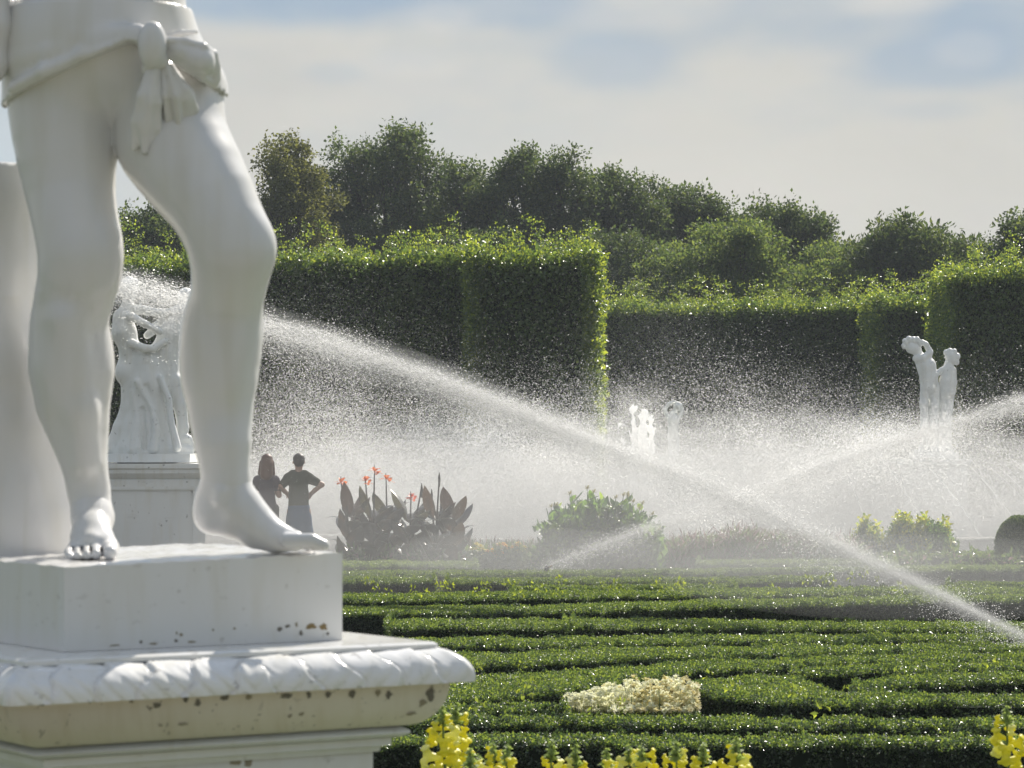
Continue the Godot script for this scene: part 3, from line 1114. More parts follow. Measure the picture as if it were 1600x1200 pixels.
	chain(b, d, 0.018, [[145, 812, 32, 0.02], [143, 832, 29, 0.0]])
	# kneecap and shin
	b.ball(at(132, 396, d - 0.055), Vector3(0.042, 0.052, 0.03), 0.03)
	chain(b, d, 0.03, [[104, 500, 26, -0.045], [126, 640, 18, -0.02], [134, 720, 16, 0.0]])
	# bent leg
	var leg2 := [[262, 150, 88, 0.03], [270, 224, 83.5, 0.0], [290, 254, 79, -0.02], [309, 283, 74, -0.04], [330, 315, 67, -0.06], [350, 356, 63.5, -0.075], [363, 392, 61.5, -0.08], [361, 420, 57.5, -0.065], [358, 445, 53, -0.05], [354, 468, 52, -0.03], [349, 495, 57, -0.01], [346, 525, 60.5, 0.0], [343, 562, 59.5, 0.01], [342.5, 598, 55, 0.01], [345, 650, 46.5, 0.01], [348, 692, 41, 0.0], [352, 735, 35.5, 0.0], [354, 758, 36, 0.0]]
	chain(b, d, 0.02, leg2)
	b.ball(at(385, 384, d - 0.10), Vector3(0.044, 0.05, 0.036), 0.035)
	chain(b, d, 0.014, [[354, 758, 35, 0.0], [358, 785, 34, 0.0]])
	b.ball(at(165, 398, d - 0.045), Vector3(0.022, 0.05, 0.02), 0.03)
	b.ball(at(352, 540, d - 0.04), Vector3(0.036, 0.085, 0.03), 0.04)
	b.ball(at(92, 560, d - 0.01), Vector3(0.03, 0.08, 0.03), 0.04)
	# trunk of the body, arms and head (above the picture)
	b.ball(at(150, 60, d + 0.04), Vector3(0.165, 0.135, 0.125), 0.05)
	chain(b, d, 0.05, [[175, 60, 108, 0.04], [178, -40, 98, 0.05], [172, -140, 110, 0.05], [160, -260, 118, 0.06]])
	chain(b, d, 0.04, [[165, -300, 70, 0.06], [168, -370, 38, 0.05], [172, -420, 44, 0.03], [174, -475, 50, 0.03]])
	b.ball(at(173, -450, d + 0.02), Vector3(0.066, 0.092, 0.082), 0.02)
	chain(b, d, 0.03, [[70, -300, 44, 0.06], [20, -190, 40, 0.08], [0, -90, 34, 0.06], [-20, 0, 30, 0.03], [-14, 60, 24, -0.01]])
	chain(b, d, 0.03, [[262, -300, 44, 0.06], [330, -210, 38, 0.06], [352, -110, 32, 0.0], [310, -60, 27, -0.08]])
	var body := b.mesh(mid)
	# the feet, on a finer grid: the left one points at the path
	b = Blob.new(at(70, 884, d) + Vector3(0, -0.01, -0.12), at(215, 770, d) + Vector3(0, 0, 0.24), 0.0042)
	chain(b, d, 0.018, [[140, 778, 28, 0.04], [144, 805, 29.5, 0.02], [143, 834, 28, -0.03], [143, 851, 22, -0.08]])
	chain(b, d, 0.012, [[142, 836, 30, 0.05], [143, 850, 24, 0.07]])
	chain(b, d, 0.014, [[130, 846, 20, -0.05], [118, 860, 13, -0.085]])
	chain(b, d, 0.014, [[158, 842, 20, -0.05], [172, 856, 15, -0.09]])
	for t: Array in [[108, 867, 7.5], [121, 867, 8], [135, 866, 8.5], [150, 865, 9.2], [172, 863, 12.5]]:
		chain(b, d, 0.005, [[lerpf(142, t[0], 0.85), t[1] - 10, t[2] + 1, -0.08], [t[0], t[1] - 4, t[2], -0.12], [t[0] + 0.5, t[1] + 1, t[2] * 0.92, -0.148]])
	for x in [114.5, 128, 142.5, 159.5]:
		b.carve(at(x, 856, d - 0.10), at(x, 866, d - 0.17), 0.0035, 0.004)
	chain(b, d, 0.01, [[169, 812, 9, 0.03]])
	append_mesh(body, b.mesh(mid))
	# the right one stands on its ball, heel raised
	b = Blob.new(at(288, 872, d) + Vector3(0, -0.01, -0.16), at(528, 728, d) + Vector3(0, 0, 0.16), 0.0045)
	chain(b, d, 0.014, [[352, 738, 35, 0.0], [350, 756, 33.5, 0.0], [338, 785, 32, 0.005], [334, 803, 31.5, 0.005]])
	chain(b, d, 0.016, [[355, 760, 35, 0.0], [376, 799, 36, -0.005], [402, 824, 31.5, -0.01], [430, 839, 22, -0.02], [460, 845, 17, -0.03]])
	chain(b, d, 0.012, [[334, 803, 29, 0.0], [366, 813, 29, 0.0]])
	chain(b, d, 0.012, [[425, 842, 19, 0.045], [452, 850, 11, 0.05]])
	chain(b, d, 0.012, [[345, 770, 9, -0.04], [343, 782, 8.5, -0.04]])
	for t: Array in [[506, 852, 9, -0.075], [506, 853, 7, -0.045], [500, 854, 6.8, -0.02], [493, 855, 6.5, 0.005], [483, 856, 6.2, 0.03]]:
		chain(b, d, 0.004, [[448, 844, 12, t[3] * 0.8 - 0.01], [lerpf(456, t[0], 0.6), t[1] - 8, t[2] + 1.5, t[3]], [t[0], t[1], t[2], t[3]]])
	append_mesh(body, b.mesh(mid))
	part("figure", body, M.paint, root)

	# tree stump that steadies the figure
	b = Blob.new(at(-330, 890, d + 0.1) + Vector3(0, -0.02, -0.3), at(150, 225, d + 0.1) + Vector3(0.02, 0.02, 0.32), 0.011)
	chain(b, d + 0.22, 0.03, [[-20, 250, 78], [-20, 330, 90], [-20, 420, 100], [-20, 560, 112], [-20, 680, 118], [-20, 780, 132], [-20, 850, 139], [-20, 872, 142]])
	chain(b, d + 0.22, 0.04, [[-130, 250, 40], [-140, 170, 34]])
	chain(b, d + 0.20, 0.05, [[60, 560, 22], [66, 700, 28], [78, 800, 34], [90, 862, 28]])
	noise.frequency = 5.0
	b.rough(noise, 0.006)
	b.keep_below([Plane(Vector3.UP, at(0, 249, d + 0.1).y)])
	part("tree_stump", b.mesh(mid), M.paint, root)

	# loincloth: the hips again, a finger thicker, cut along the hem
	b = Blob.new(at(-30, 190, d) + Vector3(-0.02, 0, -0.26), at(350, -70, d) + Vector3(0.02, 0.02, 0.26), 0.0065)
	var wrap := 0.0115
	chain(b, d, 0.02, [[112, 120, 92, 0.06], [103, 170, 86, 0.05], [103, 215, 78, 0.04]], wrap)
	chain(b, d, 0.02, [[262, 150, 88, 0.03], [270, 200, 84, 0.01]], wrap * 0.75)
	b.ball(at(150, 60, d + 0.04), Vector3(0.165, 0.135, 0.125) + Vector3.ONE * wrap, 0.05)
	chain(b, d, 0.05, [[175, 60, 108, 0.04], [178, -40, 98, 0.05]], wrap)
	# ridges of cloth that run up to the knot
	chain(b, d, 0.016, [[20, 138, 9, -0.045], [70, 112, 10, -0.085], [130, 88, 11, -0.105], [215, 68, 13, -0.125]])
	chain(b, d, 0.02, [[24, 95, 8, -0.03], [80, 82, 9, -0.075], [150, 66, 9, -0.10], [222, 55, 10, -0.12]])
	chain(b, d, 0.02, [[40, 20, 12, -0.02], [70, 42, 10, -0.05], [120, 56, 9, -0.085], [215, 48, 10, -0.12]])
	var hem_a := at(8, 160, d) - at(222, 76, d)
	var hem_b := at(340, 142, d) - at(236, 88, d)
	var pl_a := Plane(Vector3(hem_a.y, -hem_a.x, 0).normalized() * -1.0, at(222, 76, d))
	var pl_b := Plane(Vector3(hem_b.y, -hem_b.x, 0).normalized(), at(236, 88, d))
	if pl_a.normal.y > 0.0: pl_a = -pl_a
	if pl_b.normal.y > 0.0: pl_b = -pl_b
	b.keep_below([pl_a, pl_b])
	b.keep_below([Plane(Vector3.UP, at(100, 8, d).y)])
	var cloth := part("loincloth", b.mesh(mid), M.paint, root)

	# knot with its bow and two hanging tails
	b = Blob.new(at(180, 250, d) + Vector3(0, 0, -0.2), at(352, 20, d) + Vector3(0, 0, 0.30), 0.005)
	b.ball(at(238, 70, d - 0.135), Vector3(0.026, 0.043, 0.026), 0.012)
	chain(b, d - 0.12, 0.01, [[252, 96, 12], [230, 108, 10]])
	part("knot", b.mesh(mid), M.paint, cloth)
	b = Blob.new(at(230, 160, d) + Vector3(0, 0, -0.12), at(356, 30, d) + Vector3(0, 0, 0.30), 0.0045)
	chain(b, d - 0.11, 0.012, [[258, 68, 11], [285, 80, 18], [312, 94, 21], [326, 106, 17, 0.05]])
	chain(b, d - 0.125, 0.006, [[258, 62, 6], [290, 64, 5.5], [318, 72, 5.5], [334, 84, 6, 0.03], [338, 104, 6, 0.05]])
	chain(b, d - 0.115, 0.006, [[262, 86, 6], [290, 104, 6.5], [316, 120, 7, 0.02], [334, 133, 6, 0.06]])
	chain(b, d - 0.08, 0.010, [[328, 94, 12], [333, 120, 13, 0.02]])
	chain(b, d - 0.06, 0.006, [[256, 60, 6], [282, 52, 5.5], [308, 50, 3.5]])
	b.carve(at(266, 72, d - 0.165), at(328, 98, d - 0.15), 0.009, 0.005)
	b.carve(at(270, 86, d - 0.16), at(322, 112, d - 0.145), 0.005, 0.004)
	part("bow", b.mesh(mid), M.paint, cloth)
	b = Blob.new(at(190, 250, d) + Vector3(0, 0, -0.05), at(320, 90, d) + Vector3(0, 0, 0.25), 0.0045)
	chain(b, d - 0.12, 0.010, [[239, 104, 11], [233, 150, 15], [228, 190, 19, 0.02], [228, 214, 18, 0.03]])
	chain(b, d - 0.125, 0.006, [[234, 108, 5], [220, 150, 6], [211, 190, 7.5, 0.02], [209, 231, 6, 0.03]])
	chain(b, d - 0.13, 0.006, [[241, 108, 5], [235, 160, 6], [227, 200, 8, 0.02], [226, 238, 6, 0.03]])
	chain(b, d - 0.12, 0.006, [[245, 108, 5], [247, 160, 6], [246, 200, 7, 0.02], [244, 230, 5, 0.03]])
	b.carve(at(227, 140, d - 0.142), at(217, 236, d - 0.13), 0.0045, 0.004)
	b.carve(at(240, 140, d - 0.142), at(237, 236, d - 0.13), 0.0045, 0.004)
	part("tail", b.mesh(mid), M.paint, cloth)
	b = Blob.new(at(230, 240, d) + Vector3(0, 0, -0.05), at(330, 90, d) + Vector3(0, 0, 0.25), 0.0045)
	chain(b, d - 0.10, 0.010, [[256, 104, 11], [268, 140, 18], [274, 172, 20, 0.02]])
	chain(b, d - 0.095, 0.010, [[262, 104, 10], [286, 150, 17], [294, 184, 15, 0.03]])
	chain(b, d - 0.115, 0.006, [[254, 104, 5], [258, 150, 6.5], [262, 188, 6, 0.02]])
	chain(b, d - 0.12, 0.006, [[262, 104, 5], [274, 150, 6.5], [280, 200, 6, 0.03]])
	chain(b, d - 0.11, 0.006, [[266, 104, 4.5], [292, 140, 5.5], [307, 172, 5, 0.03]])
	b.carve(at(262, 120, d - 0.135), at(271, 196, d - 0.125), 0.0045, 0.004)
	b.carve(at(274, 118, d - 0.132), at(293, 196, d - 0.115), 0.0045, 0.004)
	part("tail", b.mesh(mid), M.paint, cloth)
	b = Blob.new(at(-60, 150, d) + Vector3(0, 0, -0.15), at(30, -40, d) + Vector3(0, 0, 0.2), 0.007)
	chain(b, d - 0.03, 0.015, [[-6, -20, 20], [-4, 40, 22], [-6, 100, 18], [-8, 116, 14]])
	part("hanging_fold", b.mesh(mid), M.paint, cloth)


# ---------------------------------------------------------------- other statues
func far_pedestal(label: String, px: float, half_px: float, d: float, top_py: float, low: float) -> void:
	var p := at(px, top_py, d)
	var y := p.y
	var base := Vector3(p.x, 0, p.z)
	var h := half_px * d / F
	var o := thing("pedestal", base, label, "pedestal")
	o.rotation.y = 0.16
	var st := begin()
	square_into(st, [[0.0, y], [h + 0.10, y], [h + 0.10, y - 0.05], [h + 0.075, y - 0.07], [h + 0.075, y - 0.11], [h + 0.03, y - 0.16], [h, y - 0.18]], Vector3.ZERO)
	part("cornice", finish(st), M.far_paint, o)
	st = begin()
	square_into(st, [[h, y - 0.178], [h, low]], Vector3.ZERO)
	part("shaft", finish(st), M.far_paint, o)
	st = begin()
	for k in 4:
		var turn := Basis(Vector3.UP, k * PI / 2)
		# a raised frame leaves a sunk panel on each side
		for bar: Array in [[Vector3(-h + 0.002, y - 0.30, h), Vector3(h - 0.002, y - 0.19, h + 0.025)], [Vector3(-h + 0.002, low + 0.01, h), Vector3(h - 0.002, low + 0.12, h + 0.025)], [Vector3(-h + 0.002, low + 0.12, h), Vector3(-h + 0.12, y - 0.30, h + 0.025)], [Vector3(h - 0.12, low + 0.12, h), Vector3(h - 0.002, y - 0.30, h + 0.025)]]:
			var one := begin()
			box_into(one, bar[0], bar[1])
			one.generate_normals()
			st.append_from(one.commit(), 0, Transform3D(turn, Vector3.ZERO))
	part("panel_frame", st.commit(), M.far_paint, o)
	st = begin()
	square_into(st, [[h - 0.02, low + 0.001], [h + 0.06, low], [h + 0.12, low - 0.07], [h + 0.14, low - 0.07], [h + 0.14, 0.0]], Vector3.ZERO)
	part("base_block", finish(st), M.far_paint, o)


func make_far_statues() -> void:
	# embracing couple at the left, seen between the near legs
	var d := 34.0
	var base := at(236, 722, d)
	var root := thing("statue", base, "white statue of an embracing couple in flowing drapery, between the near statue's legs", "statue")
	var b := Blob.new(at(140, 735, d) + Vector3(0, -0.02, -0.55), at(330, 420, d) + Vector3(0, 0.05, 0.55), 0.020)
	# woman at the left: head with gathered hair, bare back, hip
	chain(b, d, 0.025, [[201, 449, 14], [202, 458, 13]])
	for c: Array in [[192, 441, 6], [201, 437, 6.5], [210, 440, 6], [189, 452, 6], [213, 449, 4.5]]:
		chain(b, d, 0.02, [c, [c[0], c[1] + 3, c[2]]])
	chain(b, d, 0.03, [[201, 468, 8.5], [198, 482, 11]])
	chain(b, d, 0.04, [[192, 497, 16, -0.04], [194, 520, 19, -0.05], [203, 546, 16, -0.04], [202, 575, 18, -0.05], [212, 592, 22, -0.04]])
	b.ball(at(197, 583, d - 0.07), Vector3(0.13, 0.15, 0.15), 0.04)
	chain(b, d, 0.02, [[206, 484, 9, -0.03], [222, 484, 7.5, -0.05], [252, 490, 7, -0.05], [288, 485, 7, -0.05]])
	chain(b, d, 0.015, [[205, 494, 7, -0.16], [226, 506, 6, -0.22], [250, 518, 5.5, -0.2]])
	chain(b, d, 0.015, [[206, 536, 7, -0.18], [224, 544, 6.5, -0.24], [240, 545, 6, -0.22], [256, 534, 5.5, -0.18]])
	# man at the right, leaning in
	chain(b, d, 0.03, [[290, 462, 13, 0.06], [290, 474, 12, 0.06]])
	chain(b, d, 0.035, [[280, 494, 18, 0.04], [270, 522, 22, 0.03], [258, 552, 23, 0.02], [256, 584, 25, 0.02]])
	chain(b, d, 0.02, [[262, 496, 9, 0.0], [244, 512, 8, -0.02], [230, 524, 6, -0.03]])
	chain(b, d, 0.03, [[272, 596, 15, -0.02], [282, 634, 11, -0.04], [286, 668, 9, -0.05], [283, 698, 9, -0.06], [292, 703, 7, -0.14]])
	# cloaks that wrap both and spread over the rock
	chain(b, d, 0.05, [[230, 570, 30, 0.0], [232, 604, 35, 0.0], [230, 640, 35, -0.01], [228, 672, 42, -0.01], [228, 698, 50, -0.01]])
	chain(b, d, 0.035, [[204, 600, 15, -0.08], [202, 636, 13, -0.1], [190, 668, 13, -0.1], [178, 700, 14, -0.1]])
	chain(b, d, 0.02, [[250, 590, 5, -0.22], [264, 624, 5, -0.25], [267, 658, 5.5, -0.29], [277, 700, 7, -0.33]])
	chain(b, d, 0.02, [[214, 596, 5, -0.24], [240, 640, 5, -0.28], [244, 672, 6, -0.33], [240, 702, 7, -0.38]])
	chain(b, d, 0.02, [[208, 612, 4.5, -0.2], [214, 650, 5, -0.26], [206, 702, 7, -0.34]])
	b.carve(at(228, 604, d - 0.27), at(254, 660, d - 0.31), 0.03, 0.03)
	b.carve(at(222, 640, d - 0.28), at(226, 700, d - 0.36), 0.03, 0.03)
	# rock
	chain(b, d, 0.03, [[190, 706, 17, -0.12], [232, 710, 15, -0.2], [288, 708, 15, -0.1]])
	chain(b, d, 0.03, [[190, 708, 17, 0.15], [236, 708, 17, 0.2], [288, 708, 15, 0.12]])
	chain(b, d, 0.03, [[282, 690, 6, -0.1], [294, 686, 6, -0.1], [302, 700, 5, -0.1]])
	part("couple", b.mesh(base), M.far_paint, root)
	var st := begin()
	var h := 68 * d / F
	box_into(st, Vector3(-h, 0.0, -0.5), Vector3(h, 0.10, 0.5))
	part("plinth_block", finish(st), M.far_paint, root)
	far_pedestal("square white pedestal with sunk panels and flaked paint under the embracing couple", 231, 82, 34.0, 724, 0.5)

	# two figures at the right, arm thrown over a curly head
	d = 60.0
	base = at(1459, 716, d)
	root = thing("statue", base, "white statue of two curly-haired figures, one with an arm raised, before the far hedge", "statue")
	b = Blob.new(at(1400, 722, d) + Vector3(0, -0.02, -0.4), at(1512, 516, d) + Vector3(0, 0.05, 0.4), 0.018)
	chain(b, d, 0.03, [[1424, 543, 9.5], [1431, 546, 9]])
	for c: Array in [[1414, 533, 4.5], [1420, 529, 4.5], [1427, 530, 4.5], [1433, 530, 4.5], [1412, 540, 4], [1437, 536, 4]]:
		chain(b, d - 0.05, 0.015, [c, [c[0] + 1, c[1] + 2, c[2]]])
	chain(b, d, 0.03, [[1434, 552, 7], [1440, 560, 8]])
	chain(b, d, 0.02, [[1441, 534, 3.6, -0.06], [1447, 538, 4.2, -0.06], [1453, 550, 5, -0.04], [1450, 560, 5.5, -0.02]])
	chain(b, d, 0.025, [[1431, 560, 5.5, -0.1], [1442, 559, 5.5, -0.13], [1452, 552, 5, -0.08]])
	chain(b, d, 0.04, [[1440, 564, 11], [1448, 572, 14], [1451, 590, 14], [1452, 604, 14]])
	chain(b, d, 0.03, [[1435, 572, 4, -0.05], [1439, 584, 4, -0.05]])
	chain(b, d, 0.03, [[1446, 604, 8, -0.03], [1444, 630, 7.2, -0.04], [1444, 655, 6, -0.03], [1443, 690, 5, -0.02], [1440, 704, 6, -0.08]])
	chain(b, d, 0.03, [[1460, 604, 8.5, 0.0], [1461, 632, 7.5, -0.01], [1460, 660, 6, 0.0], [1460, 694, 5, 0.0], [1462, 704, 6, -0.06]])
	chain(b, d, 0.03, [[1453, 630, 6, 0.12], [1453, 700, 8, 0.12]])
	chain(b, d, 0.03, [[1485, 556, 9], [1487, 562, 8.5]])
	for c: Array in [[1478, 550, 4], [1484, 548, 4.5], [1491, 549, 4.5], [1496, 556, 4.5], [1495, 565, 4]]:
		chain(b, d - 0.03, 0.015, [c, [c[0], c[1] + 2, c[2]]])
	chain(b, d, 0.03, [[1482, 568, 6.5], [1482, 578, 10], [1480, 595, 12], [1481, 612, 12]])
	chain(b, d, 0.03, [[1472, 578, 5, -0.03], [1462, 586, 4, -0.08]])
	chain(b, d, 0.03, [[1490, 578, 4.5], [1491, 598, 4.2], [1489, 612, 3.6]])
	chain(b, d, 0.03, [[1476, 614, 7], [1475, 640, 6.2], [1474, 662, 5], [1473, 704, 5.5]])
	chain(b, d, 0.03, [[1485, 614, 7], [1483, 640, 6], [1481, 664, 5], [1482, 704, 5.5]])
	chain(b, d, 0.03, [[1478, 590, 9, 0.12], [1472, 650, 10, 0.14], [1470, 706, 12, 0.14]])
	chain(b, d, 0.03, [[1432, 708, 6], [1486, 708, 6]])
	part("two_figures", b.mesh(base), M.far_paint, root)
	st = begin()
	box_into(st, Vector3(-0.46, 0.0, -0.36), Vector3(0.46, 0.12, 0.36))
	part("plinth_block", finish(st), M.far_paint, root)
	far_pedestal("white pedestal hidden by spray under the two curly-haired figures", 1459, 40, 60.0, 717, 0.5)

	# pale figure far behind the fountain
	d = 76.0
	base = at(1050, 714, d)
	root = thing("statue", base, "faint distant statue with both arms raised round its head, behind the fountain plume", "statue")
	b = Blob.new(at(1025, 720, d) + Vector3(0, 0, -0.4), at(1076, 620, d) + Vector3(0, 0.05, 0.4), 0.024)
	chain(b, d, 0.03, [[1058, 635, 6], [1058, 640, 5.5]])
	chain(b, d, 0.03, [[1043, 652, 3.5], [1038.5, 640, 3.2], [1045, 631, 2.8], [1054, 628, 2.8]])
	chain(b, d, 0.03, [[1062, 652, 3.5], [1066, 642, 3], [1064, 633, 2.8], [1058, 629, 2.5]])
	chain(b, d, 0.04, [[1052, 646, 5], [1052, 656, 9], [1052, 670, 8], [1052, 680, 9]])
	chain(b, d, 0.04, [[1049, 684, 6], [1049, 714, 4.5]])
	chain(b, d, 0.04, [[1056, 684, 6], [1056, 714, 4.5]])
	chain(b, d, 0.04, [[1053, 680, 6, 0.1], [1053, 714, 8, 0.1]])
	part("figure", b.mesh(base), M.far_paint, root)
	far_pedestal("pale distant pedestal in the spray behind the fountain plume", 1051, 22, 76.0, 714, 0.4)


# ---------------------------------------------------------------- people
func make_people() -> void:
	var d := 37.8
	var skin := plain_mat(Color(0.34, 0.20, 0.14), 0.55)
	var dark_shirt := plain_mat(Color(0.055, 0.058, 0.04), 0.9, 0.2)
	var blue := plain_mat(Color(0.05, 0.085, 0.15), 0.85, 0.2)
	var plum := plain_mat(Color(0.07, 0.055, 0.07), 0.9, 0.2)
	var black := plain_mat(Color(0.03, 0.028, 0.03), 0.9, 0.2)
	var hair_dark := plain_mat(Color(0.035, 0.022, 0.015), 0.5)
	var hair_red := plain_mat(Color(0.11, 0.05, 0.028), 0.5)
	var eye := plain_mat(Color(0.02, 0.02, 0.02), 0.3)
	var c := 0.012
	# man, hands on hips
	var base := at(467, 919, d)
	base.y = 0.0
	var man := thing("person", base, "person in dark T-shirt and blue wrap standing with both hands on hips", "person", "visitors by the fountain")
	var lo := at(432, 930, d) + Vector3(0, 0, -0.35)
	var hi := at(512, 700, d) + Vector3(0, 0, 0.35)
	lo.y = -0.02
	var b := Blob.new(lo, hi, c)
	chain(b, d, 0.02, [[467, 719.5, 8.6], [467, 724, 7.6, 0.01]])
	chain(b, d, 0.015, [[467, 728, 5.6, 0.015], [466.5, 742, 6.2, -0.02]])
	chain(b, d, 0.006, [[466.8, 722.5, 1.3, 0.085], [466.8, 725, 1.7, 0.105]])
	chain(b, d, 0.006, [[457.8, 721.5, 1.4], [457.8, 724, 1.3]])
	chain(b, d, 0.006, [[476.2, 721.5, 1.4], [476.2, 724, 1.3]])
	chain(b, d, 0.03, [[466.5, 750, 13], [466.5, 772, 13.5], [466.5, 795, 14]])
	chain(b, d, 0.03, [[452, 746, 6.5], [482, 746, 6.5]])
	chain(b, d, 0.015, [[483, 747, 6], [492, 752, 5.2, -0.02], [503, 757.5, 4.1, -0.05], [492, 766, 3.6, 0.0], [484.5, 773, 3.2, 0.05]])
	chain(b, d, 0.008, [[484.5, 773, 3.6, 0.05], [481, 779, 3.0, 0.09]])
	for k in 4:
		chain(b, d, 0.004, [[483, 775, 1.1, 0.08], [477.5 + k * 0.8, 776.5 + k * 1.2, 0.95, 0.11], [475 + k, 778.5 + k * 1.2, 0.85, 0.10]])
	chain(b, d, 0.004, [[485, 774, 1.1, 0.02], [485.5, 779, 1.0, -0.05]])
	chain(b, d, 0.015, [[450, 747, 6], [444, 753, 5.2, -0.02], [439, 760, 4.1, -0.05], [444, 767, 3.5, 0.0], [449.5, 772, 3.2, 0.05]])
	chain(b, d, 0.008, [[449.5, 772, 3.6, 0.05], [453, 778, 3.0, 0.09]])
	for k in 4:
		chain(b, d, 0.004, [[450.5, 775, 1.1, 0.08], [456 - k * 0.8, 776.5 + k * 1.2, 0.95, 0.11], [458.5 - k, 778.5 + k * 1.2, 0.85, 0.10]])
	chain(b, d, 0.004, [[448.5, 773, 1.1, 0.02], [448, 778, 1.0, -0.05]])
	for s in [-1.0, 1.0]:
		chain(b, d, 0.02, [[467 + s * 9, 800, 10], [467 + s * 12, 845, 7.5], [467 + s * 12.5, 872, 6.4, -0.02], [467 + s * 13, 908, 4.4, -0.03]])
		chain(b, d, 0.01, [[467 + s * 13, 911, 5, -0.04], [467 + s * 15, 914, 4.3, 0.12]])
	part("body", b.mesh(base), skin, man)
	b = Blob.new(lo, hi, c)
	chain(b, d, 0.03, [[466.5, 750, 14.6], [466.5, 772, 15.2], [466.5, 793, 16.4]])
	chain(b, d, 0.03, [[451, 746.5, 8.2], [482.5, 746.5, 8.2]])
	chain(b, d, 0.03, [[457, 740, 6], [476, 740, 6]])
	chain(b, d, 0.015, [[483, 748, 8], [495, 753.5, 6.6, -0.03]])
	chain(b, d, 0.015, [[450, 748, 8], [442, 757, 6.4, -0.03]])
	part("shirt", b.mesh(base), dark_shirt, man)
	b = Blob.new(lo, hi, c)
	chain(b, d, 0.03, [[467, 794, 17.2], [467, 812, 19.5], [467.5, 846, 25]])
	b.ball(at(484, 781, d - 0.05), Vector3(0.035, 0.045, 0.06), 0.02)
	b.keep_below([Plane(Vector3.UP, at(467, 789, d).y)])
	for k in 5:
		b.carve(at(456 + k * 5.5, 800, d - 0.19), at(452 + k * 8, 852, d - 0.24), 0.02, 0.02)
	part("wrap_skirt", b.mesh(base), blue, man)
	b = Blob.new(lo, hi, c)
	chain(b, d, 0.02, [[467, 717.5, 9.6, -0.012], [467, 721, 8.6, -0.03]])
	part("hair", b.mesh(base), hair_dark, man)
	for s in [-1.0, 1.0]:
		b = Blob.new(lo, hi, c)
		chain(b, d, 0.01, [[467 + s * 13, 913, 5.8, -0.05], [467 + s * 15, 915.5, 5.0, 0.13]])
		part("shoe", b.mesh(base), black, man)
		var st := begin(true)
		tube_into(st, [at(467 + s * 3.2, 721, d - 0.066) - base, at(467 + s * 3.2, 721, d - 0.074) - base], [0.009, 0.005], 6)
		part("eye", finish(st), eye, man)

	# woman, long hair, forearm across the waist
	base = at(416, 921, d)
	base.y = 0.0
	var woman := thing("person", base, "long-haired person in dark top with one forearm folded across the waist", "person", "visitors by the fountain")
	lo = at(382, 932, d) + Vector3(0, 0, -0.35)
	hi = at(448, 702, d) + Vector3(0, 0, 0.35)
	lo.y = -0.02
	b = Blob.new(lo, hi, c)
	chain(b, d, 0.02, [[417, 721, 7.8], [417, 726, 6.8, 0.01]])
	chain(b, d, 0.015, [[417, 730, 4.6, 0.015], [416.5, 745, 5, -0.02]])
	chain(b, d, 0.006, [[417, 724, 1.2, 0.08], [417, 726.5, 1.5, 0.098]])
	chain(b, d, 0.03, [[416, 754, 11], [417, 776, 10.5], [418.5, 796, 13]])
	chain(b, d, 0.03, [[402, 749, 5.5], [430, 749, 5.5]])
	chain(b, d, 0.015, [[430.5, 750, 5.4], [435, 763, 4.6, -0.01], [436, 774, 4.0, 0.0], [430, 768, 3.4, 0.10], [423.5, 760.5, 2.9, 0.17]])
	chain(b, d, 0.006, [[423.5, 760.5, 3.2, 0.17], [420.5, 758, 2.8, 0.18]])
	for k in 4:
		chain(b, d, 0.004, [[421, 758 + k, 1.0, 0.18], [417.5, 757.5 + k * 1.5, 0.9, 0.185], [415.5, 759 + k * 1.5, 0.8, 0.17]])
	chain(b, d, 0.004, [[422.5, 758, 1.0, 0.17], [421, 754.5, 0.9, 0.17]])
	chain(b, d, 0.015, [[402, 750, 5.4], [398, 763, 4.6, -0.01], [398, 772, 4.0, 0.03], [408, 768, 3.4, 0.13], [415, 766, 2.9, 0.15]])
	chain(b, d, 0.006, [[415, 766, 3.2, 0.15], [419, 765, 2.8, 0.16]])
	for k in 4:
		chain(b, d, 0.004, [[419, 764 + k, 1.0, 0.16], [422, 763.5 + k * 1.4, 0.9, 0.165], [424, 764 + k * 1.4, 0.8, 0.155]])
	chain(b, d, 0.004, [[417, 764, 1.0, 0.16], [419, 761, 0.9, 0.17]])
	for s in [-1.0, 1.0]:
		chain(b, d, 0.02, [[418.5 + s * 7, 802, 9.5], [418 + s * 7, 846, 7.2], [418 + s * 7, 872, 6, -0.02], [418 + s * 7, 908, 4, -0.03]])
		chain(b, d, 0.01, [[418 + s * 7, 912, 4.6, -0.04], [418 + s * 8, 915, 4.0, 0.11]])
	part("body", b.mesh(base), skin, woman)
	b = Blob.new(lo, hi, c)
	chain(b, d, 0.03, [[416, 753, 12.6], [417, 776, 12.0], [418.5, 792, 14.4]])
	chain(b, d, 0.03, [[403, 749.5, 7], [429.5, 749.5, 7]])
	chain(b, d, 0.012, [[430.5, 751, 7], [435, 764, 6]])
	chain(b, d, 0.012, [[402, 751, 7], [398, 764, 6]])
	part("top", b.mesh(base), plum, woman)
	b = Blob.new(lo, hi, c)
	for s in [-1.0, 1.0]:
		chain(b, d, 0.03, [[418.5 + s * 6, 796, 12], [418 + s * 7.2, 846, 9.5], [418 + s * 7.2, 904, 7.5, -0.02]])
	b.keep_below([Plane(Vector3.UP, at(417, 788, d).y)])
	part("trousers", b.mesh(base), black, woman)
	b = Blob.new(lo, hi, c)
	chain(b, d, 0.02, [[417, 718, 9.2, -0.02], [417, 726, 9.6, -0.05], [416, 741, 10.2, -0.07]])
	chain(b, d, 0.015, [[408.5, 722, 3.2, 0.02], [407, 740, 4.2, 0.05]])
	chain(b, d, 0.015, [[425.5, 722, 3.2, 0.02], [426, 740, 4.2, 0.05]])
	part("hair", b.mesh(base), hair_red, woman)
